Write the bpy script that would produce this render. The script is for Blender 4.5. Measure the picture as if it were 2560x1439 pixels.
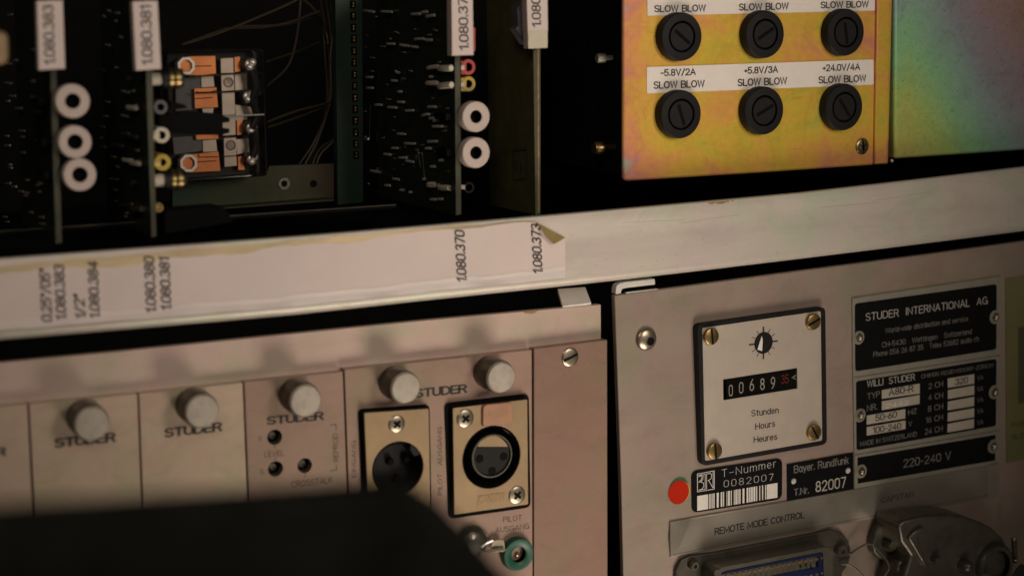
import bpy, bmesh, math, random
from mathutils import Vector, Matrix
random.seed(7)
S = bpy.context.scene
for o in list(bpy.data.objects):
    bpy.data.objects.remove(o)

# ------------------------------------------------------------------ camera
W0, H0, F = 2560.0, 1439.0, 3980.0          # photograph's frame and focal length in its pixels
YAW, PIT, ROL = -0.4610436, 0.16949787, -0.02122279
D = 0.400                                    # camera stands 400 mm in front of the equipment's face
def _rot(a, b, c):
    ry = Matrix(((math.cos(a), 0, math.sin(a)), (0, 1, 0), (-math.sin(a), 0, math.cos(a))))
    rx = Matrix(((1, 0, 0), (0, math.cos(b), -math.sin(b)), (0, math.sin(b), math.cos(b))))
    rz = Matrix(((math.cos(c), -math.sin(c), 0), (math.sin(c), math.cos(c), 0), (0, 0, 1)))
    return rz @ rx @ ry
M = _rot(YAW, PIT, ROL)                      # columns: rack right, rack down, into the rack (camera axes: right, down, forward)
def cam_axis(i):
    return Vector((M[i][0], M[i][2], -M[i][1]))
CX, CD, CF = cam_axis(0), cam_axis(1), cam_axis(2)
CAM = Vector((0, -D, 0))
cd = bpy.data.cameras.new('camera')
cam = bpy.data.objects.new('camera', cd)
S.collection.objects.link(cam)
R = Matrix((CX, -CD, -CF)).transposed()
cam.matrix_world = Matrix.Translation(CAM) @ R.to_4x4()
cd.sensor_fit = 'HORIZONTAL'
cd.sensor_width = 36.0
cd.lens = F / W0 * 36.0
cd.clip_start = 0.01
cd.clip_end = 20
S.camera = cam

def ray(px, py):
    return CX * ((px - W0 / 2) / F) + CD * ((py - H0 / 2) / F) + CF
def P(px, py, h=0.0):
    """point of the plane h mm in front of the equipment's face"""
    r = ray(px, py)
    t = (-h / 1000.0 - CAM.y) / r.y
    return CAM + r * t
def px_of(w):
    """picture spot of a world point"""
    d = w - CAM
    return W0 / 2 + F * d.dot(CX) / d.dot(CF), H0 / 2 + F * d.dot(CD) / d.dot(CF)
def mm(px, py, n, h=0.0):
    """n picture pixels of height near a spot, in metres on that plane"""
    return (P(px, py - n / 2, h) - P(px, py + n / 2, h)).length
cd.dof.use_dof = True
cd.dof.focus_distance = (P(1850, 700, 2) - CAM).dot(CF)
cd.dof.aperture_fstop = 10.0
cd.dof.aperture_blades = 0

# ------------------------------------------------------------------ world, lamps, exposure
wd = bpy.data.worlds.new('World')
S.world = wd
wd.use_nodes = True
bg = wd.node_tree.nodes['Background']
bg.inputs[0].default_value = (1.0, 0.80, 0.62, 1)
bg.inputs[1].default_value = 0.030
def lamp(name, loc, target, power, size, color, spread=180):
    l = bpy.data.lights.new(name, 'AREA')
    l.shape = 'DISK'
    l.size = size
    l.energy = power
    l.color = color
    l.spread = math.radians(spread)
    o = bpy.data.objects.new(name, l)
    S.collection.objects.link(o)
    o.location = loc
    o.rotation_euler = (Vector(target) - Vector(loc)).to_track_quat('-Z', 'Y').to_euler()
    return o
TGT = P(1230, 130)
l = bpy.data.lights.new('key_lamp', 'SPOT')
l.energy = 5.4
l.color = (1.0, 0.86, 0.72)
l.spot_size = math.radians(50)
l.spot_blend = 1.0
l.shadow_soft_size = 0.10
o = bpy.data.objects.new('key_lamp', l)
S.collection.objects.link(o)
o.location = (0.40, -0.60, 0.10)
o.rotation_euler = (TGT - o.location).to_track_quat('-Z', 'Y').to_euler()
lamp('low_lamp', (0.25, -0.22, -0.33), P(1430, 830), 0.112, 0.17, (1.0, 0.85, 0.70), 60)
lamp('fill_lamp', (-0.15, -0.55, 0.30), P(420, 120), 0.065, 0.20, (1.0, 0.86, 0.72), 50)
S.view_settings.view_transform = 'Standard'
S.view_settings.look = 'None'
S.view_settings.exposure = 0.0
S.view_settings.gamma = 1.0
S.view_settings.use_curve_mapping = False
S.cycles.use_denoising = True
S.cycles.max_bounces = 8

# ------------------------------------------------------------------ materials
def nodes(name):
    m = bpy.data.materials.new(name)
    m.use_nodes = True
    nt = m.node_tree
    return m, nt, nt.nodes['Principled BSDF']
def noise(nt, scale, detail=4, rough=0.55, stretch=None, dist=0.0):
    tc = nt.nodes.new('ShaderNodeTexCoord')
    n = nt.nodes.new('ShaderNodeTexNoise')
    n.inputs['Scale'].default_value = scale
    n.inputs['Detail'].default_value = detail
    n.inputs['Roughness'].default_value = rough
    n.inputs['Distortion'].default_value = dist
    if stretch:
        mp = nt.nodes.new('ShaderNodeMapping')
        mp.inputs['Scale'].default_value = stretch
        nt.links.new(tc.outputs['Object'], mp.inputs[0])
        nt.links.new(mp.outputs[0], n.inputs[0])
    else:
        nt.links.new(tc.outputs['Object'], n.inputs[0])
    return n
def ramp(nt, fac, stops):
    r = nt.nodes.new('ShaderNodeValToRGB')
    el = r.color_ramp.elements
    while len(el) < len(stops):
        el.new(0.5)
    for e, (p, c) in zip(el, stops):
        e.position = p
        e.color = (*c, 1)
    nt.links.new(fac, r.inputs[0])
    return r
def mix(nt, fac, a, b, mode='MIX'):
    x = nt.nodes.new('ShaderNodeMix')
    x.data_type = 'RGBA'
    x.blend_type = mode
    for s, v in ((x.inputs[0], fac), (x.inputs[6], a), (x.inputs[7], b)):
        if hasattr(v, 'links') or hasattr(v, 'is_linked'):
            nt.links.new(v, s)
        elif isinstance(v, (int, float)):
            s.default_value = v
        else:
            s.default_value = (*v, 1)
    return x.outputs[2]
def mat(name, col, rough=0.5, metal=0.0, var=0.12, scale=180, bump=0.0, bscale=900, stretch=None, spec=0.5, rvar=0.08, tint=None, grime=0.0):
    m, nt, b = nodes(name)
    n = noise(nt, scale, 5, 0.6, stretch)
    lo = tuple(c * (1 - var) for c in col)
    hi = tuple(min(1, c * (1 + var)) for c in col)
    if tint:
        hi = tuple(h * t for h, t in zip(hi, tint))
    r = ramp(nt, n.outputs[0], [(0.3, lo), (0.7, hi)])
    out = r.outputs[0]
    if grime:                                   # specks, smears and rubbed patches of old equipment
        g1 = ramp(nt, noise(nt, 900, 3, 0.65).outputs[0], [(0.26, (0.45, 0.38, 0.30)), (0.33, (1, 1, 1))])
        g2 = ramp(nt, noise(nt, 38, 6, 0.72, (1, 1, 2.2), 1.2).outputs[0], [(0.30, (0.80, 0.77, 0.72)), (0.52, (1, 1, 1)), (0.74, (1.0, 0.97, 0.94))])
        g3 = ramp(nt, noise(nt, 300, 4, 0.7, (0.10, 1, 3)).outputs[0], [(0.27, (0.80, 0.78, 0.75)), (0.34, (1, 1, 1))])
        g0 = ramp(nt, noise(nt, 52, 3, 0.6, None, 0.5).outputs[0], [(0.34, (0.90, 1.0, 0.88)), (0.50, (1.0, 0.98, 0.96)), (0.66, (1.0, 0.925, 0.95))])
        out = mix(nt, 1.0, out, g0.outputs[0], 'MULTIPLY')
        out = mix(nt, grime, out, g1.outputs[0], 'MULTIPLY')
        out = mix(nt, grime, out, g2.outputs[0], 'MULTIPLY')
        out = mix(nt, grime * .7, out, g3.outputs[0], 'MULTIPLY')
    nt.links.new(out, b.inputs['Base Color'])
    b.inputs['Metallic'].default_value = metal
    b.inputs['Specular IOR Level'].default_value = spec
    if rvar:
        n2 = noise(nt, scale * 2.3, 3, 0.5, stretch)
        mr = nt.nodes.new('ShaderNodeMapRange')
        mr.inputs[3].default_value = max(0.02, rough - rvar)
        mr.inputs[4].default_value = min(1, rough + rvar)
        nt.links.new(n2.outputs[0], mr.inputs[0])
        nt.links.new(mr.outputs[0], b.inputs['Roughness'])
    else:
        b.inputs['Roughness'].default_value = rough
    if bump:
        n3 = noise(nt, bscale, 3, 0.6, stretch)
        bp = nt.nodes.new('ShaderNodeBump')
        bp.inputs['Strength'].default_value = bump
        bp.inputs['Distance'].default_value = 0.0002
        nt.links.new(n3.outputs[0], bp.inputs['Height'])
        nt.links.new(bp.outputs[0], b.inputs['Normal'])
    return m
def chromate(name, stops, rough, xdir, nscale, nstretch, speck=0.0, bands=None, k=1.0):
    """zinc plate with a drifting chromate film: its hue changes with the film's thickness across the sheet"""
    m, nt, b = nodes(name)
    tc = nt.nodes.new('ShaderNodeTexCoord')
    sp = nt.nodes.new('ShaderNodeSeparateXYZ')
    nt.links.new(tc.outputs['Generated'], sp.inputs[0])
    n = noise(nt, nscale, 4, 0.6, nstretch, 0.6)
    def math_(op, a, bb):
        q = nt.nodes.new('ShaderNodeMath')
        q.operation = op
        for s, v in ((q.inputs[0], a), (q.inputs[1], bb)):
            if isinstance(v, (int, float)):
                s.default_value = v
            else:
                nt.links.new(v, s)
        return q.outputs[0]
    v = math_('MULTIPLY', sp.outputs[0], xdir[0])
    v = math_('ADD', v, math_('MULTIPLY', sp.outputs[2], xdir[1]))
    v = math_('ADD', v, xdir[2])
    v = math_('ADD', v, math_('MULTIPLY', math_('SUBTRACT', n.outputs[0], 0.5), k))
    if bands:
        for axis, pos, width, amt in bands:      # edges where the film is thinner
            dd = math_('ABSOLUTE', math_('SUBTRACT', sp.outputs[axis], pos), 0)
            g = math_('SUBTRACT', 1.0, math_('MINIMUM', math_('DIVIDE', dd, width), 1.0))
            v = math_('ADD', v, math_('MULTIPLY', g, amt))
    r = ramp(nt, v, stops)
    col = r.outputs[0]
    if speck:
        n2 = noise(nt, 1500, 2, 0.6)
        rr = ramp(nt, n2.outputs[0], [(0.28, (0.35, 0.33, 0.25)), (0.36, (1, 1, 1))])
        col = mix(nt, speck, col, rr.outputs[0], 'MULTIPLY')
    ns = ramp(nt, noise(nt, 260, 5, 0.7, (0.14, 1, 2.4), 0.4).outputs[0], [(0.28, (0.72, 0.70, 0.66)), (0.37, (1, 1, 1))])
    col = mix(nt, 0.7, col, ns.outputs[0], 'MULTIPLY')
    nb = ramp(nt, noise(nt, 75, 6, 0.75, None, 0.8).outputs[0], [(0.32, (0.80, 0.76, 0.74)), (0.5, (1, 1, 1)), (0.72, (1.0, 0.93, 0.90))])
    col = mix(nt, 0.8, col, nb.outputs[0], 'MULTIPLY')
    n4 = noise(nt, 420, 4, 0.7)
    rr = ramp(nt, n4.outputs[0], [(0.3, (0.86, 0.86, 0.86)), (0.7, (1.0, 1.0, 1.0))])
    col = mix(nt, 1.0, col, rr.outputs[0], 'MULTIPLY')
    nt.links.new(col, b.inputs['Base Color'])
    b.inputs['Metallic'].default_value = 0.3
    b.inputs['Specular IOR Level'].default_value = 0.2
    b.inputs['Roughness'].default_value = rough
    n3 = noise(nt, 2500, 2, 0.6)
    bp = nt.nodes.new('ShaderNodeBump')
    bp.inputs['Strength'].default_value = 0.12
    bp.inputs['Distance'].default_value = 0.0001
    nt.links.new(n3.outputs[0], bp.inputs['Height'])
    nt.links.new(bp.outputs[0], b.inputs['Normal'])
    return m
def clear(name):
    """thin clear plastic sheet: lets the light straight through and mirrors a little of it"""
    m, nt, b = nodes(name)
    t = nt.nodes.new('ShaderNodeBsdfTransparent')
    t.inputs[0].default_value = (0.93, 0.92, 0.90, 1)
    g = nt.nodes.new('ShaderNodeBsdfGlossy')
    g.inputs['Roughness'].default_value = 0.08
    f = nt.nodes.new('ShaderNodeFresnel')
    f.inputs[0].default_value = 1.4
    x = nt.nodes.new('ShaderNodeMixShader')
    nt.links.new(f.outputs[0], x.inputs[0])
    nt.links.new(t.outputs[0], x.inputs[1])
    nt.links.new(g.outputs[0], x.inputs[2])
    nt.links.new(x.outputs[0], nt.nodes['Material Output'].inputs[0])
    return m

A = {}
A['rail'] = mat('satin_aluminium_rail', (0.56, 0.53, 0.485), 0.50, 0.35, 0.06, 90, 0.10, 1500, (0.12, 1, 1.6), 0.3, 0.05, None, 0.5)
A['panel'] = mat('satin_aluminium_panel', (0.285, 0.228, 0.195), 0.52, 0.2, 0.09, 45, 0.10, 2600, None, 0.35, 0.06, None, 0.6)
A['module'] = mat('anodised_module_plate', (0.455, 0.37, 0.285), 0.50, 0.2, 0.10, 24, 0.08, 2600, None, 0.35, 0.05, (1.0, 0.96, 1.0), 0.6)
A['band'] = mat('anodised_top_rail', (0.60, 0.49, 0.41), 0.38, 0.35, 0.14, 26, 0.05, 2600, None, 0.5, 0.05, (1.0, 0.95, 1.05), 0.4)
A['dialplate'] = mat('brushed_dial_plate', (0.47, 0.41, 0.35), 0.45, 0.3, 0.05, 200, 0.08, 3000)
A['nameplate'] = mat('dull_nameplate_metal', (0.30, 0.285, 0.235), 0.5, 0.5, 0.08, 200, 0.1, 2500)
A['foil'] = mat('reflective_metal_strip', (0.46, 0.42, 0.36), 0.33, 0.8, 0.10, 60, 0.05, 1200)
A['paper'] = mat('pinkish_paper', (0.64, 0.545, 0.52), 0.55, 0, 0.04, 60, 0.12, 1400)
A['paperlit'] = mat('lit_paper_band', (0.68, 0.60, 0.58), 0.35, 0, 0.04, 60, 0.05, 1400)  # lighter, glossier copy of the paper; lower edge's highlight put into its colour
A['yellowed'] = mat('yellowed_paper_edge', (0.50, 0.40, 0.25), 0.6, 0, 0.42, 55, 0.2, 900, (0.35, 1, 1.4))
A['adhesive'] = mat('old_adhesive', (0.34, 0.26, 0.10), 0.55, 0, 0.25, 220, 0.3, 900)
A['label'] = mat('white_label_film', (0.82, 0.77, 0.72), 0.45, 0, 0.04, 120, 0.04)
A['cream'] = mat('cream_plastic', (0.55, 0.50, 0.40), 0.5, 0, 0.06, 200)
A['white'] = mat('off_white_ceramic', (0.52, 0.43, 0.39), 0.55, 0, 0.05, 200)
A['ink'] = mat('black_print', (0.012, 0.011, 0.011), 0.6, 0, 0.1, 500)
A['inkgrey'] = mat('dark_grey_print', (0.035, 0.03, 0.03), 0.6, 0, 0.15, 500)
A['inkbrown'] = mat('brown_print', (0.055, 0.026, 0.02), 0.6, 0, 0.1, 500)
A['printpale'] = mat('pale_print', (0.42, 0.40, 0.36), 0.55, 0, 0.12, 900)
A['printdim'] = mat('dim_print', (0.16, 0.15, 0.135), 0.55, 0, 0.2, 900)
A['printwhite'] = mat('white_print', (0.66, 0.63, 0.58), 0.5, 0, 0.05, 900)
A['printred'] = mat('red_print', (0.30, 0.03, 0.02), 0.5, 0, 0.1, 900)
A['blackplate'] = mat('black_plate_enamel', (0.0035, 0.0035, 0.004), 0.5, 0, 0.2, 300, 0.03, 2000, None, 0.12)
A['black'] = mat('black_moulded_plastic', (0.0085, 0.0085, 0.009), 0.5, 0, 0.2, 300, 0.08, 2500, None, 0.22)
A['groove'] = mat('black_groove', (0.004, 0.004, 0.004), 0.8, 0, 0.1, 300, 0, 900, None, 0.1)
A['void'] = mat('black_cavity_paint', (0.006, 0.006, 0.0065), 0.85, 0, 0.3, 40, 0, 900, None, 0.1)
A['knobside'] = mat('shaded_knob_side', (0.10, 0.09, 0.075), 0.42, 0.85, 0.25, 700)  # same metal as the face; shade and dark reflections put into its colour
A['knobface'] = mat('turned_aluminium_face', (0.45, 0.41, 0.35), 0.42, 0.4, 0.16, 420, 0.15, 1400)
A['brass'] = mat('aged_brass', (0.30, 0.215, 0.085), 0.34, 0.9, 0.22, 400, 0.1, 1800)
A['steel'] = mat('dull_nickel_screw', (0.36, 0.315, 0.24), 0.32, 0.9, 0.15, 500, 0.08, 1800)
A['silver'] = mat('bright_solder', (0.92, 0.89, 0.85), 0.32, 0.6, 0.06, 500)
A['gold'] = mat('gold_contact_plating', (0.75, 0.48, 0.16), 0.28, 0.9, 0.15, 900)
A['xlrplate'] = mat('champagne_zinc_plate', (0.33, 0.235, 0.135), 0.45, 0.3, 0.12, 130, 0.08, 1600, None, 0.5, 0.08, (1, 1, 0.95))
A['copper'] = mat('copper_leaf', (0.56, 0.185, 0.055), 0.40, 0.4, 0.22, 120, 0.03)
A['relaygrey'] = mat('relay_contact_bar', (0.40, 0.335, 0.285), 0.42, 0.4, 0.08, 200)
A['relayblue'] = mat('slate_relay_plastic', (0.085, 0.085, 0.10), 0.5, 0, 0.12, 200)
A['clear'] = clear('clear_relay_cover')
A['pcbedge'] = mat('fibreglass_board', (0.065, 0.066, 0.043), 0.55, 0, 0.2, 300, 0.1, 1500, None, 0.3)
A['pcbdark'] = mat('dark_solder_mask', (0.014, 0.018, 0.012), 0.45, 0, 0.35, 300, 0.1, 1500, None, 0.3)
A['pcbolive'] = mat('olive_board_face', (0.085, 0.078, 0.032), 0.5, 0, 0.2, 200, 0.1, 1500, None, 0.3)
A['backplane'] = mat('green_backplane', (0.018, 0.038, 0.028), 0.5, 0, 0.25, 200)
A['redplastic'] = mat('red_plastic', (0.40, 0.035, 0.025), 0.45, 0, 0.15, 300)
A['yellowplastic'] = mat('yellow_plastic', (0.44, 0.31, 0.035), 0.45, 0, 0.15, 300)
A['wire'] = mat('yellow_wire_insulation', (0.034, 0.026, 0.007), 0.5, 0, 0.2, 300)
A['wirebrown'] = mat('brown_wire_insulation', (0.035, 0.02, 0.014), 0.5, 0, 0.2, 300)
A['greenplastic'] = mat('green_plastic', (0.007, 0.075, 0.045), 0.42, 0, 0.1, 300)
A['greydie'] = mat('grey_die_cast', (0.12, 0.115, 0.092), 0.42, 0.7, 0.2, 220, 0.2, 1200)
A['hood'] = mat('dark_grey_hood', (0.105, 0.098, 0.078), 0.36, 0.65, 0.25, 160, 0.25, 900)
A['bluecon'] = mat('dark_blue_insulator', (0.006, 0.012, 0.050), 0.6, 0, 0.12, 300, 0, 900, None, 0.12)
A['stickred'] = mat('red_sticker', (0.40, 0.018, 0.004), 0.7, 0, 0.05, 200, 0, 900, None, 0.08)
A['stickgreen'] = mat('green_sticker', (0.015, 0.10, 0.04), 0.5, 0, 0.05, 200)
A['stickyellow'] = mat('yellow_sticker', (0.60, 0.42, 0.04), 0.5, 0, 0.05, 200)
A['olivelabel'] = mat('yellow_green_label', (0.13, 0.13, 0.05), 0.55, 0, 0.1, 60)
A['pale'] = mat('pale_zinc_sheet', (0.68, 0.66, 0.62), 0.45, 0.4, 0.06, 200)
A['rubber'] = mat('scuffed_black_rubber', (0.026, 0.027, 0.023), 0.6, 0, 0.9, 45, 0.2, 500, None, 0.2)
A['rust'] = mat('rust_stain', (0.30, 0.17, 0.06), 0.7, 0.1, 0.4, 500)
A['copperband'] = mat('brown_latch', (0.37, 0.20, 0.125), 0.48, 0.2, 0.1, 200)
A['bracket'] = chromate('olive_chromate', [(0.0, (0.010, 0.034, 0.020)), (0.45, (0.030, 0.034, 0.014)), (1.0, (0.046, 0.034, 0.022))], 0.45, (0.8, 0.0, 0.1), 60, (1, 1, 1))
A['goldzinc'] = chromate('yellow_chromate_zinc',
    [(0.0, (0.42, 0.44, 0.24)), (0.18, (0.48, 0.48, 0.09)), (0.34, (0.66, 0.49, 0.06)), (0.50, (0.72, 0.44, 0.075)), (0.64, (0.74, 0.37, 0.11)), (0.78, (0.70, 0.29, 0.16)), (0.90, (0.62, 0.28, 0.24)), (1.0, (0.42, 0.42, 0.32))],
    0.46, (-0.06, 0.14, 0.40), 60, (1, 1, 1.2), 0.2, [(0, 0.0, 0.16, 0.30), (2, 0.0, 0.18, 0.20), (0, 0.92, 0.10, 0.16)], 1.25)
A['greenzinc'] = chromate('green_chromate_zinc',
    [(0.0, (0.56, 0.52, 0.15)), (0.16, (0.42, 0.60, 0.18)), (0.32, (0.30, 0.60, 0.32)), (0.48, (0.30, 0.48, 0.42)), (0.64, (0.33, 0.34, 0.40)), (0.82, (0.40, 0.30, 0.33)), (1.0, (0.44, 0.30, 0.24))],
    0.48, (1.00, 0.58, -0.13), 24, (1, 1, 1), 0.9, [(0, 0.0, 0.08, 0.14)], 0.34)
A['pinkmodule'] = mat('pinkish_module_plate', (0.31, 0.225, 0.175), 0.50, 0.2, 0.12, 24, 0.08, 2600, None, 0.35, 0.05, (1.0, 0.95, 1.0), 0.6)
A['darkbrown'] = mat('dark_contact_root', (0.012, 0.007, 0.004), 0.6, 0, 0.2, 300, 0, 900, None, 0.1)  # very dark brown for the columns below the gold contacts
A['olivedark'] = mat('dark_olive_print', (0.055, 0.056, 0.026), 0.55, 0, 0.1, 60)
A['endpiece'] = mat('brownish_end_piece', (0.25, 0.165, 0.125), 0.5, 0.2, 0.08, 30, 0.1, 2600, None, 0.35, 0.05, (1, .97, 1), 0.6)
A['boxmetal'] = mat('bare_plate_field', (0.46, 0.42, 0.35), 0.5, 0.3, 0.06, 300)

# ------------------------------------------------------------------ mesh builder
# ------------------------------------------------------------------ lettering: a plain engraver's stroke alphabet
def _arc(cx, cy, rx, ry, a0, a1, n=9):
    return [(cx + rx * math.cos(math.radians(a0 + (a1 - a0) * i / n)), cy + ry * math.sin(math.radians(a0 + (a1 - a0) * i / n))) for i in range(n + 1)]
def _font():
    g = {}
    def d(c, w, *st):
        g[c] = (w, st)
    a = _arc
    d('A', .70, [(0, 0), (.35, 1), (.70, 0)], [(.12, .33), (.58, .33)])
    d('B', .62, [(0, 0), (0, 1), (.36, 1)] + a(.36, .76, .23, .24, 90, -90, 7) + [(0, .52)], [(0, .52), (.36, .52)] + a(.37, .26, .25, .26, 90, -90, 7) + [(0, 0)])
    d('C', .68, a(.36, .5, .36, .5, 42, 318, 16))
    d('D', .66, [(0, 0), (0, 1), (.28, 1)] + a(.28, .62, .38, .38, 90, 0, 6) + a(.28, .38, .38, .38, 0, -90, 6) + [(.28, 0), (0, 0)])
    d('E', .54, [(.54, 1), (0, 1), (0, 0), (.54, 0)], [(0, .52), (.48, .52)])
    d('F', .52, [(.52, 1), (0, 1), (0, 0)], [(0, .52), (.46, .52)])
    d('G', .70, a(.36, .5, .36, .5, 42, 352, 18), [(.42, .46), (.71, .46), (.71, 0)])
    d('H', .64, [(0, 0), (0, 1)], [(.64, 0), (.64, 1)], [(0, .52), (.64, .52)])
    d('I', .04, [(.02, 0), (.02, 1)])
    d('J', .46, [(.46, 1), (.46, .24)] + a(.23, .24, .23, .24, 0, -180, 8))
    d('K', .62, [(0, 0), (0, 1)], [(.58, 1), (0, .42)], [(.22, .62), (.62, 0)])
    d('L', .50, [(0, 1), (0, 0), (.50, 0)])
    d('M', .78, [(0, 0), (0, 1), (.39, .15), (.78, 1), (.78, 0)])
    d('N', .64, [(0, 0), (0, 1), (.64, 0), (.64, 1)])
    d('O', .74, a(.37, .5, .37, .5, 90, 450, 24))
    d('P', .58, [(0, 0), (0, 1), (.33, 1)] + a(.33, .74, .26, .26, 90, -90, 7) + [(0, .48)])
    d('Q', .74, a(.37, .5, .37, .5, 90, 450, 24), [(.45, .25), (.74, -.04)])
    d('R', .62, [(0, 0), (0, 1), (.34, 1)] + a(.34, .75, .26, .25, 90, -90, 7) + [(0, .50)], [(.34, .50), (.62, 0)])
    d('S', .60, a(.30, .755, .28, .245, 30, 250, 9) + a(.30, .25, .30, .25, 85, -155, 10))
    d('T', .62, [(0, 1), (.62, 1)], [(.31, 1), (.31, 0)])
    d('U', .62, [(0, 1), (0, .30)] + a(.31, .30, .31, .30, 180, 360, 10) + [(.62, 1)])
    d('V', .66, [(0, 1), (.33, 0), (.66, 1)])
    d('W', .94, [(0, 1), (.22, 0), (.47, 1), (.72, 0), (.94, 1)])
    d('X', .62, [(0, 0), (.62, 1)], [(0, 1), (.62, 0)])
    d('Y', .62, [(0, 1), (.31, .45), (.62, 1)], [(.31, .45), (.31, 0)])
    d('Z', .58, [(0, 1), (.58, 1), (0, 0), (.58, 0)])
    d('Ü', .62, [(0, 1), (0, .30)] + a(.31, .30, .31, .30, 180, 360, 10) + [(.62, 1)], [(.12, 1.16), (.20, 1.16)], [(.42, 1.16), (.50, 1.16)])
    d('0', .54, a(.27, .73, .27, .27, 180, 0, 9) + a(.27, .27, .27, .27, 0, -180, 9) + [(0, .73)])
    d('1', .26, [(0, .78), (.24, 1), (.24, 0)])
    d('2', .54, a(.27, .73, .26, .27, 170, -35, 9) + [(0, 0), (.55, 0)])
    d('3', .54, a(.26, .76, .24, .24, 160, -80, 9), a(.26, .26, .28, .26, 85, -160, 9))
    d('4', .58, [(.42, 0), (.42, 1), (0, .28), (.58, .28)])
    d('5', .54, [(.50, 1), (.07, 1), (.03, .53)] + a(.25, .31, .29, .31, 130, -150, 11))
    d('6', .54, a(.27, .29, .27, .29, 90, 450, 16), [(.01, .33), (.14, .72), (.40, 1)])
    d('7', .52, [(0, 1), (.52, 1), (.18, 0)])
    d('8', .54, a(.27, .76, .23, .24, 90, 450, 14), a(.27, .26, .27, .26, 90, 450, 14))
    d('9', .54, a(.27, .71, .27, .29, 90, 450, 16), [(.53, .67), (.40, .28), (.14, 0)])
    d('.', .06, [(.03, 0), (.03, .08)])
    d(',', .10, [(.08, .06), (.02, -.14)])
    d('-', .30, [(0, .42), (.30, .42)])
    d('–', .46, [(0, .42), (.46, .42)])
    d('+', .34, [(0, .42), (.34, .42)], [(.17, .25), (.17, .59)])
    d('/', .40, [(0, -.06), (.40, 1.06)])
    d('"', .18, [(.02, 1), (.02, .72)], [(.17, 1), (.17, .72)])
    d('<', .44, [(.44, .86), (0, .62), (.44, .36)])
    x = .72
    d('a', .46, a(.23, .36, .23, .36, 0, 360, 16), [(.46, x), (.46, 0)])
    d('b', .46, a(.23, .36, .23, .36, 0, 360, 16), [(0, 1), (0, 0)])
    d('c', .44, a(.23, .36, .23, .36, 45, 315, 14))
    d('d', .46, a(.23, .36, .23, .36, 0, 360, 16), [(.46, 1), (.46, 0)])
    d('e', .46, [(.01, .37), (.46, .37)] + a(.23, .36, .23, .36, 2, 318, 15))
    d('f', .32, a(.28, .84, .16, .16, 80, 180, 5) + [(.12, 0)], [(0, .70), (.30, .70)])
    d('g', .46, a(.23, .36, .23, .36, 0, 360, 16), [(.46, x), (.46, -.08)] + a(.23, -.08, .23, .20, 0, -160, 8))
    d('h', .44, [(0, 1), (0, 0)], [(0, .46)] + a(.22, .48, .22, .24, 170, 0, 7) + [(.44, 0)])
    d('i', .04, [(.02, 0), (.02, x)], [(.02, .90), (.02, .99)])
    d('k', .44, [(0, 1), (0, 0)], [(.40, x), (0, .30)], [(.15, .44), (.44, 0)])
    d('l', .04, [(.02, 0), (.02, 1)])
    d('m', .72, [(0, x), (0, 0)], [(0, .48)] + a(.18, .52, .18, .20, 170, 0, 6) + [(.36, 0)], [(.36, .48)] + a(.54, .52, .18, .20, 170, 0, 6) + [(.72, 0)])
    d('n', .44, [(0, x), (0, 0)], [(0, .46)] + a(.22, .48, .22, .24, 170, 0, 7) + [(.44, 0)])
    d('o', .48, a(.24, .36, .24, .36, 90, 450, 18))
    d('p', .46, a(.23, .36, .23, .36, 0, 360, 16), [(0, x), (0, -.28)])
    d('r', .28, [(0, x), (0, 0)], [(0, .46)] + a(.20, .50, .20, .22, 170, 70, 5))
    d('s', .40, a(.20, .54, .18, .18, 35, 250, 7) + a(.20, .18, .20, .18, 85, -150, 7))
    d('t', .30, [(.13, .95), (.13, .14)] + a(.27, .14, .14, .14, 180, 280, 5), [(0, x), (.29, x)])
    d('u', .44, [(0, x), (0, .24)] + a(.22, .24, .22, .24, 180, 360, 8) + [(.44, x)], [(.44, .3), (.44, 0)])
    d('v', .44, [(0, x), (.22, 0), (.44, x)])
    d('w', .66, [(0, x), (.16, 0), (.33, x), (.50, 0), (.66, x)])
    d('z', .40, [(0, x), (.40, x), (0, 0), (.40, 0)])
    d('x', .42, [(0, 0), (.42, x)], [(0, x), (.42, 0)])
    d('y', .44, [(0, x), (.22, .02)], [(.44, x), (.14, -.28)])
    g[' '] = (.26, ())
    return g
FONT = _font()
def strip(pts, w):
    """one mitred ribbon along a polyline"""
    p = [Vector(q) for q in pts]
    q = [p[0]]
    for z in p[1:]:
        if (z - q[-1]).length > 1e-5:
            q.append(z)
    closed = (q[0] - q[-1]).length < 1e-4 and len(q) > 3
    if closed:
        q = q[:-1]
    n = len(q)
    L, Rr = [], []
    for i in range(n):
        a = q[i] - q[i - 1] if (i or closed) else q[1] - q[0]
        b = q[(i + 1) % n] - q[i] if (i < n - 1 or closed) else q[-1] - q[-2]
        a, b = a.normalized(), b.normalized()
        t = (a + b)
        t = t.normalized() if t.length > .2 else a
        nn = Vector((-t.y, t.x))
        k = min(2.2, 1 / max(.3, abs(nn.dot(Vector((-a.y, a.x))))))
        e = Vector((0, 0))
        if not closed and i == 0: e = -a * w * .45
        if not closed and i == n - 1: e = b * w * .45
        L.append(q[i] + e + nn * (w / 2 * k))
        Rr.append(q[i] + e - nn * (w / 2 * k))
    m = n if closed else n - 1
    return L + Rr, [(i, (i + 1) % n, n + (i + 1) % n, n + i) for i in range(m)]
_tx = {}
def glyphs(s, wt=.13, space=.20):
    """vertices (x, y, layer), faces: cap height 1"""
    key = (s, wt, space)
    if key not in _tx:
        v, f, x = [], [], 0
        for c in s:
            w, st = FONT[c]
            for li, p in enumerate(st):
                a, b = strip([(X + x, Y) for X, Y in p], wt)
                n = len(v)
                v += [(q.x, q.y, li) for q in a]
                f += [tuple(n + i for i in t) for t in b]
            x += w + space
        _tx[key] = (v, f)
    return _tx[key]

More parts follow.
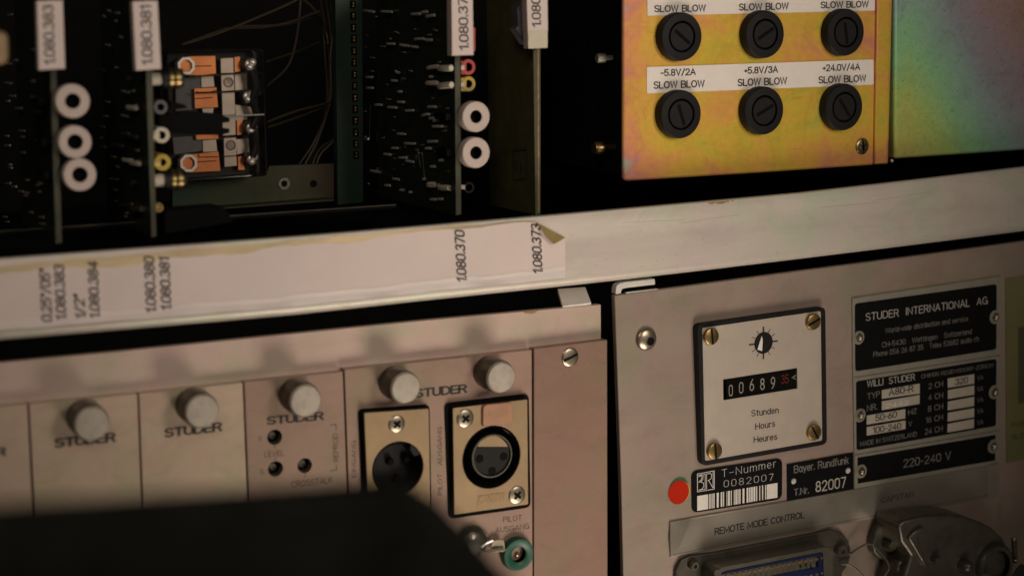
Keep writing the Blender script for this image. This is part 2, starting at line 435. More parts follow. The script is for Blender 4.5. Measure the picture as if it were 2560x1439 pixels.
class MB:
    """collects shapes (world metres) for ONE mesh object"""
    def __init__(s):
        s.v, s.f, s.m, s.mats = [], [], [], []
    def mi(s, k):
        if k not in s.mats:
            s.mats.append(k)
        return s.mats.index(k)
    def add(s, vs, fs, k):
        b = len(s.v)
        s.v += [Vector(q) for q in vs]
        i = s.mi(k)
        for f in fs:
            s.f.append(tuple(b + j for j in f))
            s.m.append(i)
        return s
    def face(s, pts, k):
        return s.add(pts, [tuple(range(len(pts)))], k)
    def flat(s, px, h, k):
        return s.face([P(x, y, h) for x, y in px], k)
    def prism(s, px, h1, h0, k, kside=None):
        """front outline in picture pixels on plane h1, straight back to plane h0"""
        fr = [P(x, y, h1) for x, y in px]
        return s.prism_w(fr, (h1 - h0) / 1000, k, kside)
    def prism_w(s, fr, dy, k, kside=None):
        bk = [p + Vector((0, dy, 0)) for p in fr]
        n = len(fr)
        s.add(fr + bk, [tuple(range(n)), tuple(range(2 * n - 1, n - 1, -1))], k)
        b = len(s.v) - 2 * n
        i = s.mi(kside or k)
        for a in range(n):
            c = (a + 1) % n
            s.f.append((b + a, b + n + a, b + n + c, b + c))
            s.m.append(i)
        return s
    def lathe(s, c, prof, ks, seg=40, axis=None, start=0.0):
        """profile of (radius m, height m) about axis (default: out of the equipment's face) at world point c"""
        ax = (axis or Vector((0, -1, 0))).normalized()
        u = ax.orthogonal().normalized() if axis else Vector((1, 0, 0))
        w = ax.cross(u)
        ring = []
        b = len(s.v)
        for r, z in prof:
            if r < 1e-7:
                ring.append([len(s.v)])
                s.v.append(c + ax * z)
            else:
                row = []
                for i in range(seg):
                    t = start + 2 * math.pi * i / seg
                    row.append(len(s.v))
                    s.v.append(c + ax * z + u * (r * math.cos(t)) + w * (r * math.sin(t)))
                ring.append(row)
        for j in range(len(prof) - 1):
            a, d = ring[j], ring[j + 1]
            k = s.mi(ks if isinstance(ks, str) else ks[min(j, len(ks) - 1)])
            for i in range(seg):
                n = (i + 1) % seg
                if len(a) == 1 and len(d) == 1:
                    continue
                if len(a) == 1:
                    s.f.append((a[0], d[i], d[n]))
                elif len(d) == 1:
                    s.f.append((a[i], d[0], a[n]))
                else:
                    s.f.append((a[i], d[i], d[n], a[n]))
                s.m.append(k)
        return s
    def disc(s, px, py, h, rpx, k, seg=36):
        r = mm(px, py, 2 * rpx, h) / 2
        c = P(px, py, h)
        return s.face([c + Vector((r * math.cos(2 * math.pi * i / seg), 0, r * math.sin(2 * math.pi * i / seg))) for i in range(seg)], k)
    def ball(s, c, r, k, seg=14, sq=(1, 1, 1)):
        n = 8
        pr = [(r * math.sin(math.pi * j / n), -r * math.cos(math.pi * j / n)) for j in range(n + 1)]
        pr[0] = (0, -r)
        pr[-1] = (0, r)
        b = len(s.v)
        s.lathe(c, pr, k, seg)
        for i in range(b, len(s.v)):
            d = s.v[i] - c
            s.v[i] = c + Vector((d.x * sq[0], d.y * sq[1], d.z * sq[2]))
        return s
    def box(s, c, sx, sy, sz, k):
        vs = [c + Vector((x * sx / 2, y * sy / 2, z * sz / 2)) for x in (-1, 1) for y in (-1, 1) for z in (-1, 1)]
        return s.add(vs, [(0, 1, 3, 2), (4, 6, 7, 5), (0, 4, 5, 1), (2, 3, 7, 6), (0, 2, 6, 4), (1, 5, 7, 3)], k)
    def tube(s, pts, r, k, seg=8, smooth=6):
        pts = [Vector(p) for p in pts]
        if smooth and len(pts) > 2:
            q = []
            e = [pts[0] * 2 - pts[1]] + pts + [pts[-1] * 2 - pts[-2]]
            for i in range(1, len(e) - 2):
                p0, p1, p2, p3 = e[i - 1], e[i], e[i + 1], e[i + 2]
                for j in range(smooth):
                    t = j / smooth
                    q.append(0.5 * ((2 * p1) + (p2 - p0) * t + (2 * p0 - 5 * p1 + 4 * p2 - p3) * t * t + (3 * p1 - p0 - 3 * p2 + p3) * t ** 3))
            q.append(pts[-1])
            pts = q
        b = len(s.v)
        n = len(pts)
        i0 = s.mi(k)
        u = None
        for i, p in enumerate(pts):
            d = (pts[min(i + 1, n - 1)] - pts[max(i - 1, 0)]).normalized()
            u = d.orthogonal().normalized() if u is None else (u - d * u.dot(d)).normalized()
            w = d.cross(u)
            for j in range(seg):
                t = 2 * math.pi * j / seg
                s.v.append(p + u * (r * math.cos(t)) + w * (r * math.sin(t)))
        for i in range(n - 1):
            for j in range(seg):
                m = (j + 1) % seg
                s.f.append((b + i * seg + j, b + i * seg + m, b + (i + 1) * seg + m, b + (i + 1) * seg + j))
                s.m.append(i0)
        s.f.append(tuple(b + j for j in range(seg - 1, -1, -1)))
        s.m.append(i0)
        s.f.append(tuple(b + (n - 1) * seg + j for j in range(seg)))
        s.m.append(i0)
        return s
    def text(s, t, p0, p1, cap, h, k, bold=0.0, up=None, space=1.0, wide=None):
        """lettering printed on plane h: baseline from p0 to p1, capitals cap pixels tall"""
        wt = .125 + bold * 3.0
        v, f = glyphs(t, wt, .20 * space)
        x0, x1 = min(q[0] for q in v), max(q[0] for q in v)
        o, e = P(*p0, h), P(*p1, h)
        up = up or (0, -cap)
        uv = P(p0[0] + up[0], p0[1] + up[1], h) - o
        du = (e - o) / (x1 - x0)
        return s.add([o + du * (x - x0) + uv * y + Vector((0, -.000012 * l, 0)) for x, y, l in v], f, k)
    def strokes(s, pts, wpx, h, k):
        for a, b in zip(pts[:-1], pts[1:]):
            d = Vector((b[0] - a[0], b[1] - a[1])).normalized() * wpx / 2
            n = Vector((-d.y, d.x))
            a2, b2 = (a[0] - d.x, a[1] - d.y), (b[0] + d.x, b[1] + d.y)
            s.flat([(a2[0] + n.x, a2[1] + n.y), (b2[0] + n.x, b2[1] + n.y), (b2[0] - n.x, b2[1] - n.y), (a2[0] - n.x, a2[1] - n.y)], h, k)
        return s

def rr(q, r, n=5, bow=0):
    """rounded outline of a picture quadrilateral TL TR BR BL, r = corner radius in pixels (one or four)"""
    out = []
    rs = r if isinstance(r, (list, tuple)) else [r] * 4
    for i in range(4):
        p, a, b = Vector(q[i]), Vector(q[i - 1]), Vector(q[(i + 1) % 4])
        R_ = rs[i]
        if R_ <= 0:
            out.append(tuple(p))
            continue
        da, db = (a - p).normalized(), (b - p).normalized()
        s0, s1 = p + da * R_, p + db * R_
        for j in range(n + 1):
            t = j / n
            out.append(tuple(s0 * (1 - t) ** 2 + p * (2 * t * (1 - t)) + s1 * t * t))
    return out
def lerp(q, u, v):
    a = Vector(q[0]) * (1 - u) + Vector(q[1]) * u
    b = Vector(q[3]) * (1 - u) + Vector(q[2]) * u
    return tuple(a * (1 - v) + b * v)
def sub(q, u0, v0, u1, v1):
    return [lerp(q, u0, v0), lerp(q, u1, v0), lerp(q, u1, v1), lerp(q, u0, v1)]

# ------------------------------------------------------------------ objects
ORG = {}
def thing(name, label, cat, at, group=None):
    o = bpy.data.objects.new(name, None)
    o.empty_display_size = 0.005
    S.collection.objects.link(o)
    o.location = at
    ORG[o] = Vector(at)
    tagit(o, label, cat, group)
    return o
def tagit(o, label=None, cat=None, group=None, kind=None):
    if label: o['label'] = label
    if cat: o['category'] = cat
    if group: o['group'] = group
    if kind: o['kind'] = kind
    return o
def build(mb, name, parent=None, bevel=0.0, label=None, seg=2, sharp=38, cuts=None, extra=None):
    if parent is None:
        lo = [min(v[i] for v in mb.v) for i in range(3)]
        hi = [max(v[i] for v in mb.v) for i in range(3)]
        org = Vector(((lo[0] + hi[0]) / 2, (lo[1] + hi[1]) / 2, lo[2]))
    else:
        org = ORG[parent]
    me = bpy.data.meshes.new(name)
    me.from_pydata([v - org for v in mb.v], [], mb.f)
    for k in mb.mats:
        me.materials.append(A[k])
    for p, i in zip(me.polygons, mb.m):
        p.material_index = i
    bm = bmesh.new()
    bm.from_mesh(me)
    bmesh.ops.recalc_face_normals(bm, faces=bm.faces[:])
    bm.to_mesh(me)
    bm.free()
    o = bpy.data.objects.new(name, me)
    S.collection.objects.link(o)
    if parent is None:
        o.location = org
    else:
        o.parent = parent
    ORG[o] = org
    if cuts:
        tmp = []
        for c in cuts:
            cm = bpy.data.meshes.new('cut')
            cm.from_pydata([v - org for v in c.v], [], c.f)
            for k in mb.mats:
                cm.materials.append(A[k])
            b2 = bmesh.new()
            b2.from_mesh(cm)
            bmesh.ops.recalc_face_normals(b2, faces=b2.faces[:])
            b2.to_mesh(cm)
            b2.free()
            co = bpy.data.objects.new('cut', cm)
            S.collection.objects.link(co)
            if parent is None:
                co.location = org
            else:
                co.parent = parent
            md = o.modifiers.new('cut', 'BOOLEAN')
            md.operation = 'DIFFERENCE'
            md.object = co
            md.solver = 'EXACT'
            tmp.append(co)
        dg = bpy.context.evaluated_depsgraph_get()
        dg.update()
        nm = bpy.data.meshes.new_from_object(o.evaluated_get(dg))
        o.modifiers.clear()
        o.data = nm
        nm.name = name
        me = nm
        for co in tmp:
            bpy.data.objects.remove(co)
    if extra:
        b = len(me.vertices)
        have = {m_.name: i for i, m_ in enumerate(me.materials)}
        bm = bmesh.new()
        bm.from_mesh(me)
        vs = [bm.verts.new(v - org) for v in extra.v]
        for f, i in zip(extra.f, extra.m):
            m_ = A[extra.mats[i]]
            if m_.name not in have:
                me.materials.append(m_)
                have[m_.name] = len(have)
            try:
                bf = bm.faces.new([vs[j] for j in f])
                bf.material_index = have[m_.name]
            except ValueError:
                pass
        bm.to_mesh(me)
        bm.free()
    me.shade_smooth()
    me.set_sharp_from_angle(angle=math.radians(sharp))
    if bevel:
        md = o.modifiers.new('edge', 'BEVEL')
        md.width = bevel / 1000
        md.segments = seg
        md.limit_method = 'ANGLE'
        md.angle_limit = math.radians(40)
    if label:
        o['label'] = label
    return o
def cutter(px, py, h, rpx, h1, h0, seg=36):
    c = MB()
    r = mm(px, py, 2 * rpx, h) / 2
    c.lathe(P(px, py, h), [(0, (h0 - h) / 1000), (r, (h0 - h) / 1000), (r, (h1 - h) / 1000), (0, (h1 - h) / 1000)], 'void', seg)
    return c
def vec(px, py, ang, h):
    """unit direction on the face for an angle seen in the picture (degrees, clockwise from right)"""
    a = math.radians(ang)
    return (P(px + 20 * math.cos(a), py + 20 * math.sin(a), h) - P(px, py, h)).normalized()
def slot(mb, px, py, h, lenpx, wpx, ang, k='groove', lift=0.05):
    c = P(px, py, h) + Vector((0, -lift / 1000, 0))
    d = vec(px, py, ang, h)
    n = Vector((0, -1, 0)).cross(d)
    L, Wd = mm(px, py, lenpx, h) / 2, mm(px, py, wpx, h) / 2
    mb.add([c - d * L - n * Wd, c + d * L - n * Wd, c + d * L + n * Wd, c - d * L + n * Wd], [(0, 1, 2, 3)], k)
def screw(name, parent, px, py, h, rpx, head, ang, kind='slot', k='steel', dome=0.6):
    """screw head centred on the picture spot at its face; head = height in mm above plane h"""
    hf = h + head
    r = mm(px, py, 2 * rpx, hf) / 2
    c = P(px, py, hf)
    H_ = head / 1000
    mb = MB()
    if kind == 'cheese':
        mb.lathe(c, [(r * .99, -H_), (r, -H_ * .3), (r * .95, -H_ * .08), (r * .86, 0), (0, 0)], k, 32)
    else:
        prof = [(r, -H_), (r, -H_ * .75)] + [(r * math.cos(a), -H_ * .75 + H_ * .75 * math.sin(a)) for a in [math.radians(t) for t in (20, 40, 60, 75)]] + [(0, 0)]
        mb.lathe(c, prof, k, 32)
    if kind in ('slot', 'cheese'):
        slot(mb, px, py, hf, rpx * 1.9 if kind == 'cheese' else rpx * 1.7, rpx * .26, ang, 'groove', 0.06)
    elif kind == 'cross':
        slot(mb, px, py, hf, rpx * 1.0, rpx * .30, ang, 'groove', 0.05)
        slot(mb, px, py, hf, rpx * 1.0, rpx * .30, ang + 90, 'groove', 0.06)
    elif kind == 'hex':
        cc = P(px + rpx * .2, py + rpx * .12, hf)
        mb.lathe(cc, [(r * .50, -0.0002), (r * .46, 0.00006), (r * .40, 0.00007), (r * .40, .00002), (0, 0.00002)], ['steel', 'steel', 'groove', 'groove'], 6)
    return build(mb, name, parent)

def PX(px, py, X):
    """point of the upright plane x = X seen at a picture spot"""
    r = ray(px, py)
    return CAM + r * ((X - CAM.x) / r.x)

# ================================================================== the setting: black cavity behind everything
mb = MB()
a, b = P(-300, -300, -170), P(3000, 1800, -170)
x0, x1, z1, z0 = -0.20, 0.75, 0.25, -0.45
yb, yf = 0.20, 0.012
mb.add([(x0, yf, z0), (x1, yf, z0), (x1, yb, z0), (x0, yb, z0), (x0, yf, z1), (x1, yf, z1), (x1, yb, z1), (x0, yb, z1)],
       [(0, 1, 2, 3), (4, 7, 6, 5), (3, 2, 6, 7), (0, 3, 7, 4), (1, 5, 6, 2)], 'void')
o = build(mb, 'rack_interior')
tagit(o, 'black painted inside of the equipment rack', None, None, 'structure')
mb = MB()
zf = P(1300, 600, -10).z
mb.box(Vector(((x0 + x1) / 2, 0.106, zf - 0.004)), x1 - x0 - 0.004, 0.186, 0.003, 'void')
o = build(mb, 'rack_floor')
tagit(o, 'black shelf floor under the circuit boards', None, None, 'structure')

# ================================================================== cross rail with its paper strip
XS = [-80, 0, 200, 370, 560, 740, 890, 1040, 1215, 1390, 1540, 1760, 2000, 2280, 2560, 2660]
def curve(pts):
    """smooth curve through picture points"""
    def g(x):
        n = len(pts)
        i = 0
        while i < n - 2 and x > pts[i + 1][0]:
            i += 1
        p1, p2 = pts[i], pts[i + 1]
        p0 = pts[i - 1] if i else (2 * p1[0] - p2[0], 2 * p1[1] - p2[1])
        p3 = pts[i + 2] if i + 2 < n else (2 * p2[0] - p1[0], 2 * p2[1] - p1[1])
        m1 = (p2[1] - p0[1]) / (p2[0] - p0[0])
        m2 = (p3[1] - p1[1]) / (p3[0] - p1[0])
        d = p2[0] - p1[0]
        t = (x - p1[0]) / d
        return (2 * t ** 3 - 3 * t * t + 1) * p1[1] + (t ** 3 - 2 * t * t + t) * d * m1 + (-2 * t ** 3 + 3 * t * t) * p2[1] + (t ** 3 - t * t) * d * m2
    return g
top = curve([(-80, 655.5), (0, 649.5), (740, 594), (1040, 569), (1540, 526), (1760, 506.5), (2000, 484.6), (2560, 420), (2660, 407)])
lip = curve([(-80, 836), (0, 829), (740, 767), (1040, 735), (1540, 684), (2000, 631), (2560, 562.7), (2660, 548)])
HB = 6.0
r_lip = 0.0024
rail = thing('cross_rail', 'long pale aluminium rail crossing the whole rack between the boards and the lower panels', 'rail', P(1280, 700, 0))
mb = MB()
rows = []
for x in XS:
    t, l = P(x, top(x), HB), P(x, lip(x), HB)
    prof = [t + Vector((0, 0.0016, 0.0003)), t + Vector((0, 0.0002, 0.00025)), t]
    prof += [t.lerp(l, 0.5), l]
    for k in range(1, 9):
        q = math.radians(k * 90 / 8)
        prof.append(l + Vector((0, r_lip * (1 - math.cos(q)), -r_lip * math.sin(q))))
    prof.append(l + Vector((0, 0.018, -r_lip)))
    prof.append(l + Vector((0, 0.018, -r_lip + 0.0012)))
    prof.append(t + Vector((0, 0.0016, -0.012)))
    rows.append(prof)
n = len(rows[0])
vs = [p for r_ in rows for p in r_]
fs = []
for i in range(len(rows) - 1):
    for j in range(n):
        k = (j + 1) % n
        fs.append((i * n + j, (i + 1) * n + j, (i + 1) * n + k, i * n + k))
mb.add(vs, fs, 'rail')
for s_ in [(1772, 507, 1850, 500)]:
    pass
# worn brown spots on the top edge, fine scratches
for cx_, w_, hgt in [(1778, 20, 6), (1800, 34, 7), (1818, 12, 4), (1832, 10, 3)]:
    y_ = top(cx_)
    mb.flat([(cx_ - w_ / 2, top(cx_ - w_ / 2) + 0.5), (cx_ + w_ / 2, top(cx_ + w_ / 2) + 0.5), (cx_ + w_ * .35, y_ + hgt * .7), (cx_ - w_ * .1, y_ + hgt), (cx_ - w_ * .4, y_ + hgt * .6)], HB + .03, 'rust')
for x_, y0_, y1_ in [(1560, 0.20, 0.25), (1700, 0.30, 0.245), (2050, 0.27, 0.30), (2180, 0.26, 0.22)]:
    L = 150
    ya = top(x_) + (lip(x_) - top(x_)) * y0_
    yb_ = top(x_ + L) + (lip(x_ + L) - top(x_ + L)) * y1_
    mb.strokes([(x_, ya), (x_ + L, yb_)], 0.7, HB + .02, 'nameplate')
build(mb, 'rail_profile', rail, sharp=50)

# paper strip: yellowed upper edge, flat face, lower edge lifting off the rail
mb = MB()
random.seed(3)
px_ = [-80 + i * 21.0 for i in range(72)]
px_ = [x for x in px_ if x < 1335] + [1335]
ptop = curve([(-80, 672), (0, 663), (240, 643), (420, 628), (600, 611), (740, 601), (1040, 573), (1200, 560), (1290, 552), (1335, 551.5)])
def wob(x, s):
    return math.sin(x * 0.021 + s) * 3 + math.sin(x * 0.047 + 2.1 * s) * 2 + math.sin(x * .11 + s) * 0.8
G = []
for x in px_ + [1413]:
    f_ = min(1, max(0, (1290 - x) / 500))
    yt = ptop(min(x, 1335)) + (wob(x, 1.0) * .6 if x < 1280 else 0)
    ye = yt + 4 + 11 * f_ + wob(x, 2.2) * 1.5 * f_ + (10 * math.exp(-((x - 300) / 260) ** 2))
    yl = lip(x)
    if x > 1400:
        yt, ye = 594, 600
    yb1 = yl - 31 + wob(x, .4) * .7
    lift = 0.5 + 0.5 * math.sin(x * .017 + .5) * f_
    G.append([P(x, yt, HB + .10 + lift * f_ * .15), P(x, ye, HB + .12), P(x, (ye + yb1) / 2, HB + .14), P(x, yb1 - 6, HB + .16), P(x, yb1 + 3, HB + .24), P(x, yb1 + 16, HB + .75), P(x, yl - 3 - (wob(x, 3) * .2), HB + 1.15)])
n = 7
vs = [p for r_ in G for p in r_]
for j in range(n - 1):
    k = 'yellowed' if j == 0 else ('paperlit' if j >= 4 else 'paper')
    mb.add([], [], k)
b0 = len(mb.v)
mb.v += vs
for i in range(len(G) - 1):
    for j in range(n - 1):
        k = 'yellowed' if j == 0 and i < len(G) - 2 else ('paperlit' if j >= 4 else 'paper')
        mb.f.append((b0 + i * n + j, b0 + (i + 1) * n + j, b0 + (i + 1) * n + j + 1, b0 + i * n + j + 1))
        mb.m.append(mb.mi(k))
HT = HB + .30
for t, xb, ya, yb_, cap in [('0.25"/05"', 129, 805, 673, 23), ('1.080.383', 165, 801, 661, 23), ('1/2"', 214, 798, 736, 23), ('1.080.384', 249, 797, 653, 23),
                            ('1.080.380', 390, 783, 641, 23), ('1.080.381', 428, 777, 644, 23), ('1.080.370', 1166, 706, 576, 22), ('1.080.373', 1356, 685, 560, 21)]:
    n0 = len(mb.v)
    mb.text(t, (xb, ya), (xb - 6, yb_), cap, HB + .3, 'inkgrey', 0.012, (-cap, -2))
    for i in range(n0, len(mb.v)):          # the print follows the paper where it lifts off
        x_, y_ = px_of(mb.v[i])
        d_ = lip(x_) - y_
        hh = .20 if d_ > 36 else (.20 + (36 - d_) / 20 * .58 if d_ > 16 else .78 + (16 - d_) / 13 * .4)
        mb.v[i] = P(x_, y_, HB + hh + .10)
paper = build(mb, 'paper_strip', rail, sharp=60, label='pinkish paper strip with part numbers')
mb = MB()
cf = [P(1334, 551.5, HB + .3), P(1413.5, 594, HB + .3), P(1385, 610, HB + 1.6), P(1363, 588, HB + 1.8), P(1352, 567, HB + 1.5)]
mb.face(cf, 'adhesive')
mb.face([p + Vector((0, 0.00012, 0)) for p in cf], 'yellowed')
build(mb, 'curled_corner', paper)

# ================================================================== circuit boards
def tag_holder(parent, q, text, p0, p1, cap, h, depth=3.0, extra=None):
    mb = MB()
    mb.prism(q, h, h - depth, 'white')
    if extra:
        mb.prism(extra, h - .15, h - depth, 'cream')
    lb = [tuple(Vector(p)) for p in q]
    mb.flat(sub(lb, .03, .01, .97, .99), h + .05, 'paper')
    mb.text(text, p0, p1, cap, h + .12, 'inkgrey', 0.01, (-cap, 0))
    return build(mb, 'label_tag', parent, 0)
def board(label, front, hf, depth, face, at, tall=True):
    t = thing('circuit_board', label, 'circuit board', at, 'plug-in circuit boards')
    mb = MB()
    mb.prism(front, hf, hf - depth, 'pcbedge', face)
    return t, mb
def cylx(mb, px, py, h, segs, k0=None):
    """turned part lying across the board: list of (length px, radius px, material), from the picture spot to the right"""
    c = P(px, py, h)
    sx = (P(px + 10, py, h) - P(px, py, h)).length / 10
    sz = mm(px, py, 10, h) / 10
    prof, ks = [(0, 0)], []
    z = 0
    for L, r, k in segs:
        prof += [(r * sz, z), (r * sz, z + L * sx)]
        ks += [k, k]
        z += L * sx
    prof.append((0, z))
    ks.append(segs[-1][2])
    mb.lathe(c, prof, ks, 24, Vector((1, 0, 0)))
def ring_part(parent, px, py, rpx, ri, h, length, k='white', name='round_socket', hole='groove', label=None):
    mb = MB()
    r = mm(px, py, 2 * rpx, h) / 2
    i = r * ri / rpx
    mb.lathe(P(px, py, h), [(r, -length / 1000), (r, -0.0003), (r * .96, 0), (i * 1.04, 0), (i, -0.0003), (i, -0.004), (0, -0.004)], [k, k, k, k, hole, hole, hole], 40)
    if length < 5:
        o = build(mb, name, parent, label=label)
        st_ = MB()
        c = P(px, py, h) + Vector((0, length / 1000, 0))
        st_.lathe(c, [(i * 1.25, -.012), (i * 1.25, .0002), (0, .0002)], 'groove', 24)
        bx_ = ORG_X[parent]
        st_.box(Vector(((c.x - r + bx_) / 2, c.y + .006, c.z)), abs(c.x - bx_), .008, i, 'groove')
        build(st_, 'socket_stem', o)
        return o
    return build(mb, name, parent, label=label)
ORG_X = {}
def lead(mb, x0, y0, x1, y1, X, r, k, lift=0.0006):
    a, b_ = PX(x0, y0, X), PX(x1, y1, X)
    o_ = Vector((-lift, 0, 0))
    mb.tube([a + o_, (a + b_) / 2 + o_ * 1.5, b_ + o_], r, k, 6, 2)

HF = -4.0
# --- leftmost board
t1, mb = board('dim green circuit board with three white round sockets, beneath the tag ending 383', [(118, -60), (133, -60), (155, 606), (140, 609)], HF, 48, 'pcbdark', P(135, 600, HF))
X1 = P(130, 300, HF).x - .0004
ORG_X[t1] = X1
random.seed(11)
for _ in range(34):
    x, y = random.uniform(10, 105), random.uniform(30, 560)
    lead(mb, x, y, x + random.uniform(6, 16), y + random.uniform(-2, 3), X1 - (.0 if True else 0), .00025, 'relaygrey')
build(mb, 'board', t1)
tag_holder(t1, [(92, 3), (157, 1), (163, 172), (97, 176)], '1.080.383', (137, 163), (132, 12), 24, HF + 5)
for (x, y) in [(182, 253), (188, 355), (200, 437)]:
    ring_part(t1, x, y, 43 if y < 300 else 41, 19, HF + 3, 3)
# --- second board
t2, mb = board('circuit board with yellow and white sockets and brass trimmers, beneath the tag ending 381', [(357, -60), (374, -60), (391, 590), (379, 593)], HF, 50, 'pcbdark', P(385, 590, HF))
X2 = P(368, 300, HF).x
for _ in range(30):
    x, y = random.uniform(250, 345), random.uniform(20, 560)
    lead(mb, x, y, x + random.uniform(5, 12), y + random.uniform(-2, 3), X2 - .0003, .00025, 'relaygrey')
build(mb, 'board', t2)
tag_holder(t2, [(331, 4), (394, 2), (403, 173), (340, 177)], '1.080.381', (381, 164), (376, 14), 24, HF + 5)
def pins(t, X, L):
    for x0_, y0_, x1_, y1_, k, r in L:
        mb = MB()
        lead(mb, x0_, y0_, x1_, y1_, X, r, k, .0012)
        build(mb, 'terminal_pin', t)
pins(t2, X2, [(331, 268, 352, 270, 'cream', .0007), (316, 333, 334, 334, 'steel', .0005), (334, 339, 355, 342, 'greydie', .0006), (320, 398, 340, 401, 'cream', .0006), (338, 405, 360, 408, 'cream', .0007),
               (310, 515, 342, 509, 'steel', .0004), (340, 523, 366, 521, 'steel', .0008), (345, 455, 350, 455, 'steel', .0006), (332, 196, 338, 196, 'steel', .0005), (262, 175, 270, 175, 'steel', .0005),
               (290, 360, 318, 364, 'greydie', .0005)])
for y, k in ((198, 'cream'), (452, 'cream')):
    mb = MB()
    o_ = 0 if y < 300 else 8
    cylx(mb, 374 + o_ * .7, y, HF - 3, [(30, 16, k), (17, 26, 'black'), (9, 26, 'brass'), (6, 25, 'black'), (11, 27, 'brass'), (9, 24, 'black')])
    build(mb, 'trimmer', t2)
ring_part(t2, 402, 268, 18, 9, HF - 1, 9, 'relayblue', 'small_socket', label='dark slate socket')
ring_part(t2, 405, 338, 20, 10, HF - 1, 9, 'cream', 'small_socket', label='cream socket')
ring_part(t2, 407, 406, 21, 9, HF - 1, 9, 'yellowplastic', 'small_socket', label='yellow socket')
ring_part(t2, 397, 519, 12, 5, HF - 1, 9, 'brass', 'small_socket', label='small brass socket')
for y_, L_ in ((338, 16), (406, 17), (519, 12)):
    mb = MB()
    cylx(mb, 380 + (y_ - 338) * .03, y_, HF - 2.2, [(L_, 13 if L_ > 12 else 9, 'cream' if y_ < 400 else 'brass')])
    build(mb, 'socket_lug', t2)
mb = MB()
mb.prism([(398, 288), (470, 280), (545, 284), (566, 292), (574, 296), (574, 305), (556, 308), (556, 320), (574, 322), (574, 332), (550, 338), (470, 336), (400, 330)], -16, -20, 'groove')
mb.prism([(425, 252), (462, 262), (470, 270), (425, 276)], -14, -16, 'groove')
build(mb, 'black_fork', t2)
# --- third board
t3, mb = board('circuit board with bright solder side and red and yellow sockets, beneath the tag ending 370', [(1136, -60), (1149, -60), (1153, 535), (1140, 538)], HF, 58, 'pcbdark', P(1146, 536, HF))
X3 = P(1140, 300, HF).x
ORG_X[t3] = X3
LD = [(908, 26, 918, 27), (922, 27, 941, 30), (960, 29, 985, 30), (1035, 36, 1056, 35), (1060, 32, 1074, 29), (1072, 42, 1092, 38), (1044, 98, 1066, 97), (1072, 100, 1086, 100), (974, 110, 992, 110), (1006, 112, 1028, 115),
      (1035, 116, 1050, 118), (920, 193, 937, 193), (985, 201, 998, 202), (995, 178, 1004, 182), (922, 220, 938, 220), (1002, 229, 1010, 229), (1000, 255, 1016, 255), (944, 262, 960, 262), (976, 268, 997, 269), (1020, 277, 1040, 276),
      (1062, 289, 1078, 285), (1076, 267, 1096, 267), (1080, 296, 1102, 295), (1088, 316, 1112, 316), (912, 349, 926, 347), (1000, 334, 1018, 335), (1018, 358, 1042, 359), (1076, 354, 1098, 353), (1070, 371, 1083, 370), (1096, 377, 1106, 377),
      (966, 385, 982, 386), (985, 370, 1000, 370), (1004, 394, 1022, 394), (1021, 402, 1040, 404), (1104, 401, 1114, 400), (1082, 416, 1094, 416), (932, 426, 956, 430), (988, 446, 1004, 448), (968, 463, 982, 463), (1006, 474, 1018, 475), (1029, 480, 1036, 480),
      (1064, 447, 1070, 447), (1106, 462, 1100, 462), (1082, 498, 1097, 498), (1102, 497, 1114, 497), (900, 102, 906, 102), (1090, 302, 1104, 300), (1080, 192, 1088, 192)]
for x0_, y0_, x1_, y1_ in LD:
    lead(mb, x0_, y0_, x1_, y1_, X3, .00042, 'silver', .0007)
random.seed(5)
for _ in range(60):
    x, y = random.uniform(910, 1120), random.uniform(10, 500)
    lead(mb, x, y, x + random.uniform(3, 12), y + random.uniform(-2, 2), X3, .00020, 'relaygrey', .0003)
for pts in ([(930, 262), (929, 300), (928, 345)], [(948, 330), (947, 350)], [(950, 420), (985, 440), (1010, 470)], [(945, 425), (1000, 448)], [(1048, 372), (1055, 410), (1056, 420)], [(1060, 380), (1066, 445)]):
    mb.tube([PX(x, y, X3) + Vector((-.0006, 0, 0)) for x, y in pts], .00014, 'greydie', 6, 3)
build(mb, 'board', t3)
pins(t3, X3, [(1080, 170, 1106, 166, 'cream', .0006), (1109, 171, 1138, 170, 'cream', .0009), (1078, 208, 1103, 207, 'cream', .0007), (1109, 215, 1139, 212, 'cream', .0009), (1082, 461, 1096, 461, 'cream', .0009), (1110, 468, 1133, 469, 'cream', .0009)])
tag_holder(t3, [(1128, -60), (1181, -60), (1184, 138), (1130, 140)], '1.080.370', (1171, 127), (1167, -26), 21, HF + 5)
mb = MB()
mb.prism([(1182, 70), (1188, 70), (1188, 128), (1184, 128)], HF + 3, HF - 10, 'redplastic')
build(mb, 'red_edge', t3)
ring_part(t3, 1171, 168, 20, 11, HF - 1, 9, 'redplastic', 'small_socket', label='red socket')
ring_part(t3, 1172, 210, 19, 10, HF - 1, 9, 'yellowplastic', 'small_socket', label='yellow socket')
ring_part(t3, 1173, 469, 14, 9, HF - 2, 9, 'black', 'small_socket', label='black socket')
for y_, k in ((168, 'redplastic'), (210, 'yellowplastic')):
    mb = MB()
    mb.prism([(1153, y_ - 15), (1166, y_ - 15), (1166, y_ + 18), (1153, y_ + 18)], HF - 1.2, HF - 9, k)
    mb.prism([(1153, y_ - 4), (1161, y_ - 4), (1161, y_ + 7), (1153, y_ + 7)], HF - .9, HF - 3, 'cream')
    build(mb, 'socket_base', t3)
mb = MB()
mb.prism([(1153, 463), (1163, 463), (1163, 473), (1153, 473)], HF - 1, HF - 6, 'cream')
build(mb, 'socket_base', t3)
for y in (292, 382):
    ring_part(t3, 1190.5, y, 38.5, 16, HF + 3, 3)
